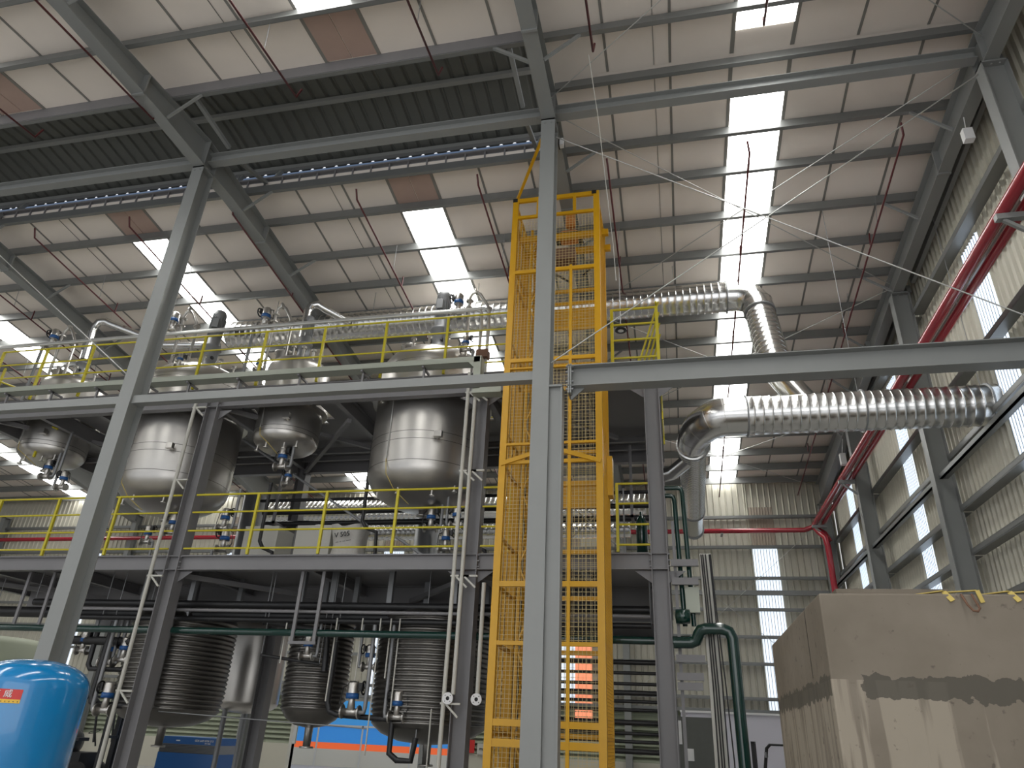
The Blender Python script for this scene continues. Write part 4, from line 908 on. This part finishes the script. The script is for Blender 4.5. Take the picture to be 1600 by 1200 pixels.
# ================================================================ spiral ducts
def ribbed(p, q, r, pitch=.158, n=40, rib=.012):
    p, q = Vector(p), Vector(q); L = (q-p).length; k = int(L/pitch); pts = []; R = []
    for i in range(k):
        for f, rr in ((0, r), (.04, r), (.84, r), (.88, r+rib*.3), (.92, r+rib), (.97, r+rib*.3)):
            pts.append(p+(q-p)*((i+f)/k)); R.append(rr)
    pts.append(q); R.append(r); m = MB(); m.tube(pts, R, n, True, False); m.sm = [True]*len(m.sm); return m
def bend(pts, r, n=36): return MB().tube(pts, r, n, True, True)
def collar(c, ax, r, w=.03): return MB().lathe([(r, 0), (r+.035, 0), (r+.035, w), (r, w)], c, ax, 36, False)
t = thing('spiral_duct', 'large silver spiral duct leaving through the gable wall and turning away at a segmented elbow', 'duct')
R2 = .365
ribbed((1.5, 12.85, 7.22), (5.78, 12.85, 7.22), R2).build('wall_run', 'galvanised', t)
MB().tube([(1.5, 12.85, 7.22), (1.12, 12.85, 7.22)], R2+.004, 36).build('plain_sleeve', 'galvanised', t)
ar = [Vector((1.13-.60*math.sin(q*math.pi/24), 13.66-.81*math.cos(q*math.pi/24), 7.22-.24*(q/12)**1.3)) for q in range(13)]
er = [R2+.004-.085*(q/12)**1.5 for q in range(13)]
MB().tube([Vector((1.16, 12.85, 7.22))]+ar, [R2+.004]+er, 40, True, True).build('elbow', 'galvanised', t)
for i in (0, 3, 6, 9):
    d = (ar[i+1]-ar[max(i-1, 0)]).normalized(); MB().lathe([(er[i]-.004, -.008), (er[i]+.006, 0), (er[i]-.004, .008)], ar[i], d, 40).build('elbow_seam', 'galvanised', t)
for x in (1.52, 3.55, 5.6): collar((x, 12.85, 7.22), (1, 0, 0), R2, .025).build('flange', 'cast_grey', t)
for c in ((.53, 13.62, 6.98), (.54, 13.7, 6.98)): collar(c, (0, 1, 0), .285, .03).build('flange', 'galvanised', t)
ribbed((.53, 13.7, 6.98), (.62, 18.3, 7.02), .265, .12).build('rear_run', 'galvanised', t)
MB().tube([(.62, 18.3, 7.02), (.64, 20.2, 7.03)], .262, 32).build('rear_sleeve', 'galvanised', t)
collar((.62, 18.3, 7.02), (0, 1, 0), .265, .04).build('flange', 'cast_grey', t); collar((.64, 20.15, 7.03), (0, 1, 0), .262, .04).build('flange', 'cast_grey', t)
bend([(.62, 14.0, 6.98), (.42, 14.2, 6.85), (.1, 14.5, 6.7), (-.3, 14.7, 6.68)], .15, 24).build('branch', 'galvanised', t)
for x in (3.55, 5.6): MB().tube([(x, 12.85, 7.6), (x, 12.85, zs(12.85)+.01)], .006, 5).build('hanger_rod', 'cast_grey', t)
t = thing('spiral_duct', 'silver spiral duct level behind the vessel drives and lift, dropping to the large duct', 'duct')
Y1, Z1, R1 = 14.3, 10.86, .35
ribbed((-11.2, Y1, Z1), (1.55, Y1, Z1), R1, .158).build('level_run', 'galvanised', t)
e = [Vector((1.55, Y1, Z1)), Vector((1.85, Y1-.02, Z1-.02)), Vector((2.08, Y1-.06, Z1-.14)), Vector((2.2, Y1-.12, Z1-.36)), Vector((2.22, Y1-.2, Z1-.6))]
MB().tube(e, .34, 36, True, True).build('elbow', 'galvanised', t)
for i in (1, 2, 3): MB().lathe([(.338, -.006), (.347, 0), (.338, .006)], e[i], (e[i+1]-e[i-1]).normalized(), 36).build('elbow_seam', 'galvanised', t)
collar((1.55, Y1, Z1), (1, 0, 0), R1-.005, .02).build('flange', 'cast_grey', t)
collar(e[-1], (0, -.3, -1), .31, .03).build('flange', 'cast_grey', t)
ribbed(e[-1], (2.25, 13.3, 8.5), .31, .15).build('drop_run', 'galvanised', t)
MB().tube([(2.25, 13.3, 8.5), (2.27, 13.22, 8.25), (2.36, 13.08, 8.0), (2.62, 12.9, 7.45)], .25, 32).build('inlet_boot', 'galvanised', t)
collar((2.26, 13.26, 8.35), (.1, -.3, -1), .26, .03).build('flange', 'galvanised', t)
for x in (-10, -7.2, -4.4, -1.5, .4): MB().tube([(x, Y1, Z1+R1), (x, Y1, zs(Y1)+.01)], .006, 5).build('hanger_rod', 'cast_grey', t)
for pts, nm in (([(-8.42, 13.3, 10.0), (-8.45, 13.32, 10.75), (-8.4, 13.35, 10.95), (-8.25, 13.4, 11.0), (-8.1, 13.5, 10.92), (-7.6, 13.95, 10.75)], 'from the small middle vessel'), ([(-14.72, 13.4, 9.9), (-14.8, 13.42, 10.85), (-14.72, 13.45, 11.08), (-14.55, 13.5, 11.12), (-14.4, 13.55, 11.05), (-13.0, 14.1, 10.6), (-11.5, 14.3, 10.6)], 'at the left edge')):
    one('exhaust_duct', MB().tube(pts, .1, 18), 'galvanised', 'narrow silver exhaust duct bending over ' + nm, 'duct', 'narrow exhaust ducts')
t = thing('spiral_duct', 'pair of silver ducts running level behind the lower deck', 'duct')
ribbed((-12, 18.6, 7.3), (-.6, 18.6, 7.3), .3, .14, 24).build('upper_run', 'galvanised', t)
ribbed((-9.0, 18.2, 6.5), (-1.0, 18.2, 6.5), .2, .14, 24).build('lower_run', 'galvanised', t)
for x in (-11, -7, -3): MB().tube([(x, 18.6, 7.3), (x, 18.6, zs(18.6)+.01)], .012, 5).build('hanger_rod', 'cast_grey', t)

# ================================================================ small fittings on the steelwork
t = thing('wall_luminaire', 'small white box light under the gable rafter in the upper right', 'lamp')
m = MB(); m.box((5.15, 9.95, 10.78), (5.3, 10.07, 11.02)); m.build('housing', 'white', t); MB().tube([(5.22, 10.0, 11.02), (5.3, 10.1, 11.4)], .008, 5).build('cord', 'white', t)
t = thing('wall_luminaire', 'small white box light beside the far gable column under the rafter', 'lamp')
MB().box((5.12, 21.5, 9.3), (5.28, 21.66, 9.65)).build('housing', 'white', t); MB().tube([(5.2, 21.58, 9.65), (5.3, 21.6, 10.2)], .008, 5).build('cord', 'white', t)
t = thing('camera_unit', 'small black and white camera unit beside the top of the foreground column', 'camera')
MB().box((-1.6, 9.55, 11.4), (-1.53, 9.65, 11.56)).build('body', 'white', t); MB().box((-1.62, 9.54, 11.38), (-1.6, 9.66, 11.58)).build('mount', 'black', t)
one('hanging_rope', MB().tube([(-.86, 7.82, 11.5), (-.8, 8.6, 11.0), (-.72, 10.4, 9.6), (-.7, 10.6, 9.0)], .007, 5), 'off_white', 'thin pale rope hanging from the near sprinkler pipe towards the lift', 'rope')

# ================================================================ things on the floor
t = thing('concrete_block_tank', 'large rough cast concrete tank in the right foreground with a damp band', 'concrete tank')
m = MB(); m.box((.915, 5.0, 0), (4.4, 7.75, 2.515)); cb = m.build('body', 'cast_concrete', t)
bv = cb.modifiers.new('edge', 'BEVEL'); bv.width = .012; bv.segments = 2
m = MB(); m.box((1.25, 6.1, 2.515), (2.05, 7.4, 2.75)); m.build('lid_slab', 'cast_concrete', t)
m = MB(); m.box((.913, 5.62, 2.05), (.914, 5.63, 2.515)); m.build('joint', 'black', t)
for i, (xa, xb) in enumerate(((1.66, 1.84), (2.03, 2.2))):
    tt = thing('lifting_strap', 'yellow frayed lifting strap over the concrete edge, %s one' % ('left' if i == 0 else 'right'), 'strap', 'lifting straps')
    m = MB(); m.bar((xa-.25, 5.25, 2.53), (xa, 5.02, 2.535), .035, .006); m.bar((xa, 5.02, 2.53), (xa+.03, 4.985, 2.47), .03, .006, (0, -1, 0)); m.bar((xa, 5.05, 2.53), (xb, 5.0, 2.535), .03, .006)
    m.bar((xb, 4.99, 2.535), (xb+.015, 4.985, 2.46), .025, .006, (0, -1, 0)); m.build('webbing', 'strap', tt)
    if i == 0:
        MB().tube([(1.745, 4.99, 2.51), (1.755, 4.95, 2.44), (1.775, 4.94, 2.405), (1.80, 4.94, 2.40), (1.815, 4.945, 2.42), (1.80, 4.98, 2.51)], .007, 8).build('steel_loop', 'rust', tt)
t = thing('pressure_tank', 'glossy blue pressure tank with a red label in the lower left corner', 'tank')
bx, by, br = -5.93, 6.05, .50
P = [(0.001, .2), (br*.8, .22), (br, .4), (br, 1.80)] + [(br*math.cos(a/10*math.pi/2)**.8 if a < 10 else .001, 1.80+.25*math.sin(a/10*math.pi/2)) for a in range(1, 11)]
body = MB().lathe(P, (bx, by, 0), n=64).build('shell', 'tank_blue', t)
MB().lathe([(0, 0), (.03, 0), (.03, .04), (0, .04)], (bx+.05, by-.15, 2.0), n=10).build('port', 'cast_grey', t)
MB().lathe([(br*.75, 0), (br*.75, .25), (br*.7, .25)], (bx, by, 0), n=40).build('base_ring', 'black', t)
def patch(a0, a1, z0, z1, r, m, parent, nm):
    mb = MB(); k = 16; vs = []
    for i in range(k+1):
        a = math.radians(a0+(a1-a0)*i/k)
        for rr in (r, r+.003):
            for z in (z0, z1): vs.append((bx+rr*math.cos(a), by+rr*math.sin(a), z))
    fs = []
    for i in range(k):
        o = i*4; fs += [(o+2, o+6, o+7, o+3), (o+1, o+3, o+7, o+5), (o, o+4, o+6, o+2)]
    mb.poly(vs, fs); return mb.build(nm, m, parent)
lb = patch(-112, -50, 1.695, 1.775, br+.001, 'sticker_red', t, 'label'); patch(-112, -50, 1.665, 1.695, br+.0015, 'sticker_yellow', t, 'label')
for i, ch in enumerate('鑫威'):
    a = math.radians((-72.5, -62)[i]); rr = br+.006
    text('lettering', ch, (bx+rr*math.cos(a), by+rr*math.sin(a), 1.735), .068, 'white', lb, (math.radians(90), 0, a+math.pi/2))
for i in range(11):
    a = math.radians(-88+i*3.6); rr = br+.006
    text('lettering', '•', (bx+rr*math.cos(a), by+rr*math.sin(a), 1.676), .035, 'black', lb, (math.radians(90), 0, a+math.pi/2))
# compressor
t = thing('air_compressor', 'blue air compressor cabinet with a dark grille behind the platform columns', 'machine')
cx0, cx1, cy = -14.3, -12.5, 19.6
MB().box((cx0, cy, .1), (cx1, cy+1.1, .78)).build('lower_panel', 'blue', t); MB().box((cx0, cy+.03, .78), (cx1, cy+1.1, 1.0)).build('grille', 'cast_grey', t)
m = MB()
for i in range(6): m.box((cx0, cy+.0, .79+i*.035), (cx1, cy+.03, .80+i*.035))
m.build('louvre', 'black', t)
up = MB().box((cx0, cy, 1.0), (cx1, cy+1.1, 1.18)).build('upper_panel', 'blue', t)
text('lettering', 'GDS LAM 0700 Z12', (cx1-.42, cy-.01, 1.10), .07, 'white', up, ext=.003)
text('lettering', 'CV 1500', (cx1-.3, cy-.01, 1.035), .05, 'white', up, ext=.003)
MB().box((cx0+.5, cy-.01, 1.07), (cx0+.62, cy, 1.1)).build('badge', 'white', up)
# forklifts
def forklift(label, x, y, rz, s=1.0):
    t = thing('forklift', label, 'forklift', 'forklift trucks', (x, y, 0))
    MB().box((-.5, -.45, .35), (.5, .45, .75)).build('chassis', 'black', t)
    MB().lathe([(0, -.4), (.32, -.4), (.38, -.2), (.38, .2), (.32, .4), (0, .4)], (-.35, 0, .95), (0, 1, 0), 20).build('counterweight', 'black', t)
    MB().box((-.75, -.42, .3), (-.3, .42, .6)).build('bumper', 'sticker_yellow', t)
    w_ = MB()
    for wx in (-.45, .45):
        for wy in (-.5, .38): w_ = MB().lathe([(0, 0), (.17, 0), (.28, .02), (.28, .12), (0, .12)], (wx, wy, .28), (0, 1, 0), 24).build('wheel', 'rubber', t)
    MB().box((-.2, -.22, 1.0), (.2, .22, 1.08)).build('seat', 'black', t)
    m = MB()
    for wy in (-.4, .4):
        m.tube([(-.5, wy, .8), (-.35, wy, 1.95), (-.25, wy, 2.05), (.45, wy, 2.05), (.55, wy, 1.95), (.72, wy, 1.0)], .03, 8)
    for wx in (-.2, 0, .2, .4): m.bar((wx, -.4, 2.06), (wx, .4, 2.06), .03, .03)
    m.build('overhead_guard', 'black', t)
    m = MB()
    for wy in (-.3, -.18, .18, .3): m.box((.85, wy-.03, .1), (.95, wy+.03, 2.1))
    for z in (.3, 1.1, 2.05): m.box((.85, -.33, z), (.95, .33, z+.06))
    ms = m.build('mast', 'black', t); MB().bar((.95, -.2, .12), (1.9, -.2, .12), .1, .03).build('fork', 'cast_grey', ms); MB().bar((.95, .2, .12), (1.9, .2, .12), .1, .03).build('fork', 'cast_grey', ms)
    MB().tube([(.55, .0, .9), (.45, 0, 1.2)], .02, 6).build('steering_column', 'black', t)
    MB().lathe([(.13, 0), (.15, .01), (.13, .02)], (.43, 0, 1.22), (-.4, 0, 1), 20).build('steering_wheel', 'black', t)
    for wy in (-.45, .45): MB().box((.55, wy-.06, 1.72), (.6, wy+.06, 1.86)).build('mirror', 'cast_grey', t)
    t.rotation_euler = (0, 0, math.radians(rz)); t.scale = (s, s, s); return t
fl = forklift('black forklift with yellow bumper half hidden behind the blue tank', -15.3, 17.6, 8)
text('lettering', 'US', (-.1, -.47, .62), .2, 'white', fl, ext=.004)
forklift('black forklift behind the concrete tank by the white partition', 2.35, 19.2, 172, .82)
# white partition, dark doorway beside it and posters
t = thing('partition_panel', 'white low partition panel along the back wall at the right', 'partition')
m = MB(); m.box((.0, 24.95, 0), (5.2, 25.05, 2.5)); m.build('panel', 'white_panel', t); MB().box((-.02, 24.9, 2.5), (5.2, 25.08, 2.56)).build('cap_rail', 'white', t)
t = thing('dark_screen', 'dark green screen with white slots standing before the white partition', 'screen')
MB().box((-.2, 22.6, 0), (.95, 22.66, 2.3)).build('panel', 'dark_sheet', t)
for a, b, c, d in ((-.1, 0, 1.6, 2.2), (.08, .13, 1.65, 2.2), (.1, .3, 1.2, 1.5)): MB().box((a, 22.585, c), (b, 22.6, d)).build('slot', 'white', t)
t = thing('wall_notice', 'red notice panel on the back wall right of the doorway', 'sign'); MB().box((-7.5, 26.42, 1.02), (-7.0, 26.46, 1.42)).build('board', 'sticker_red', t)
t = thing('wall_notice', 'white notice with dark writing beside the red notice on the back wall', 'sign'); w1 = MB().box((-6.9, 26.42, .98), (-6.4, 26.46, 1.32)).build('board', 'off_white', t)
text('lettering', 'mabu', (-6.65, 26.41, 1.16), .16, 'black', w1, ext=.003)

# ================================================================ put every origin at the base of its thing
bpy.context.view_layer.update()
for o in list(C.objects):
    if o.parent or o.type not in ('EMPTY', 'MESH') or o.get('kind') == 'structure': continue
    if o.type == 'EMPTY':
        if o.location.length > 1e-6: continue
        pts = [ch.matrix_world @ Vector(c) for ch in o.children_recursive if ch.type == 'MESH' for c in ch.bound_box]
        if not pts: continue
        base = Vector(((min(p.x for p in pts)+max(p.x for p in pts))/2, (min(p.y for p in pts)+max(p.y for p in pts))/2, min(p.z for p in pts)))
        for ch in o.children: ch.location = ch.location - base
        o.location = base
    elif o.data.users == 1 and o.location.length < 1e-6:
        bb = [Vector(c) for c in o.bound_box]
        base = Vector(((bb[0].x+bb[6].x)/2, (bb[0].y+bb[6].y)/2, bb[0].z))
        o.data.transform(Matrix.Translation(-base)); o.location = base
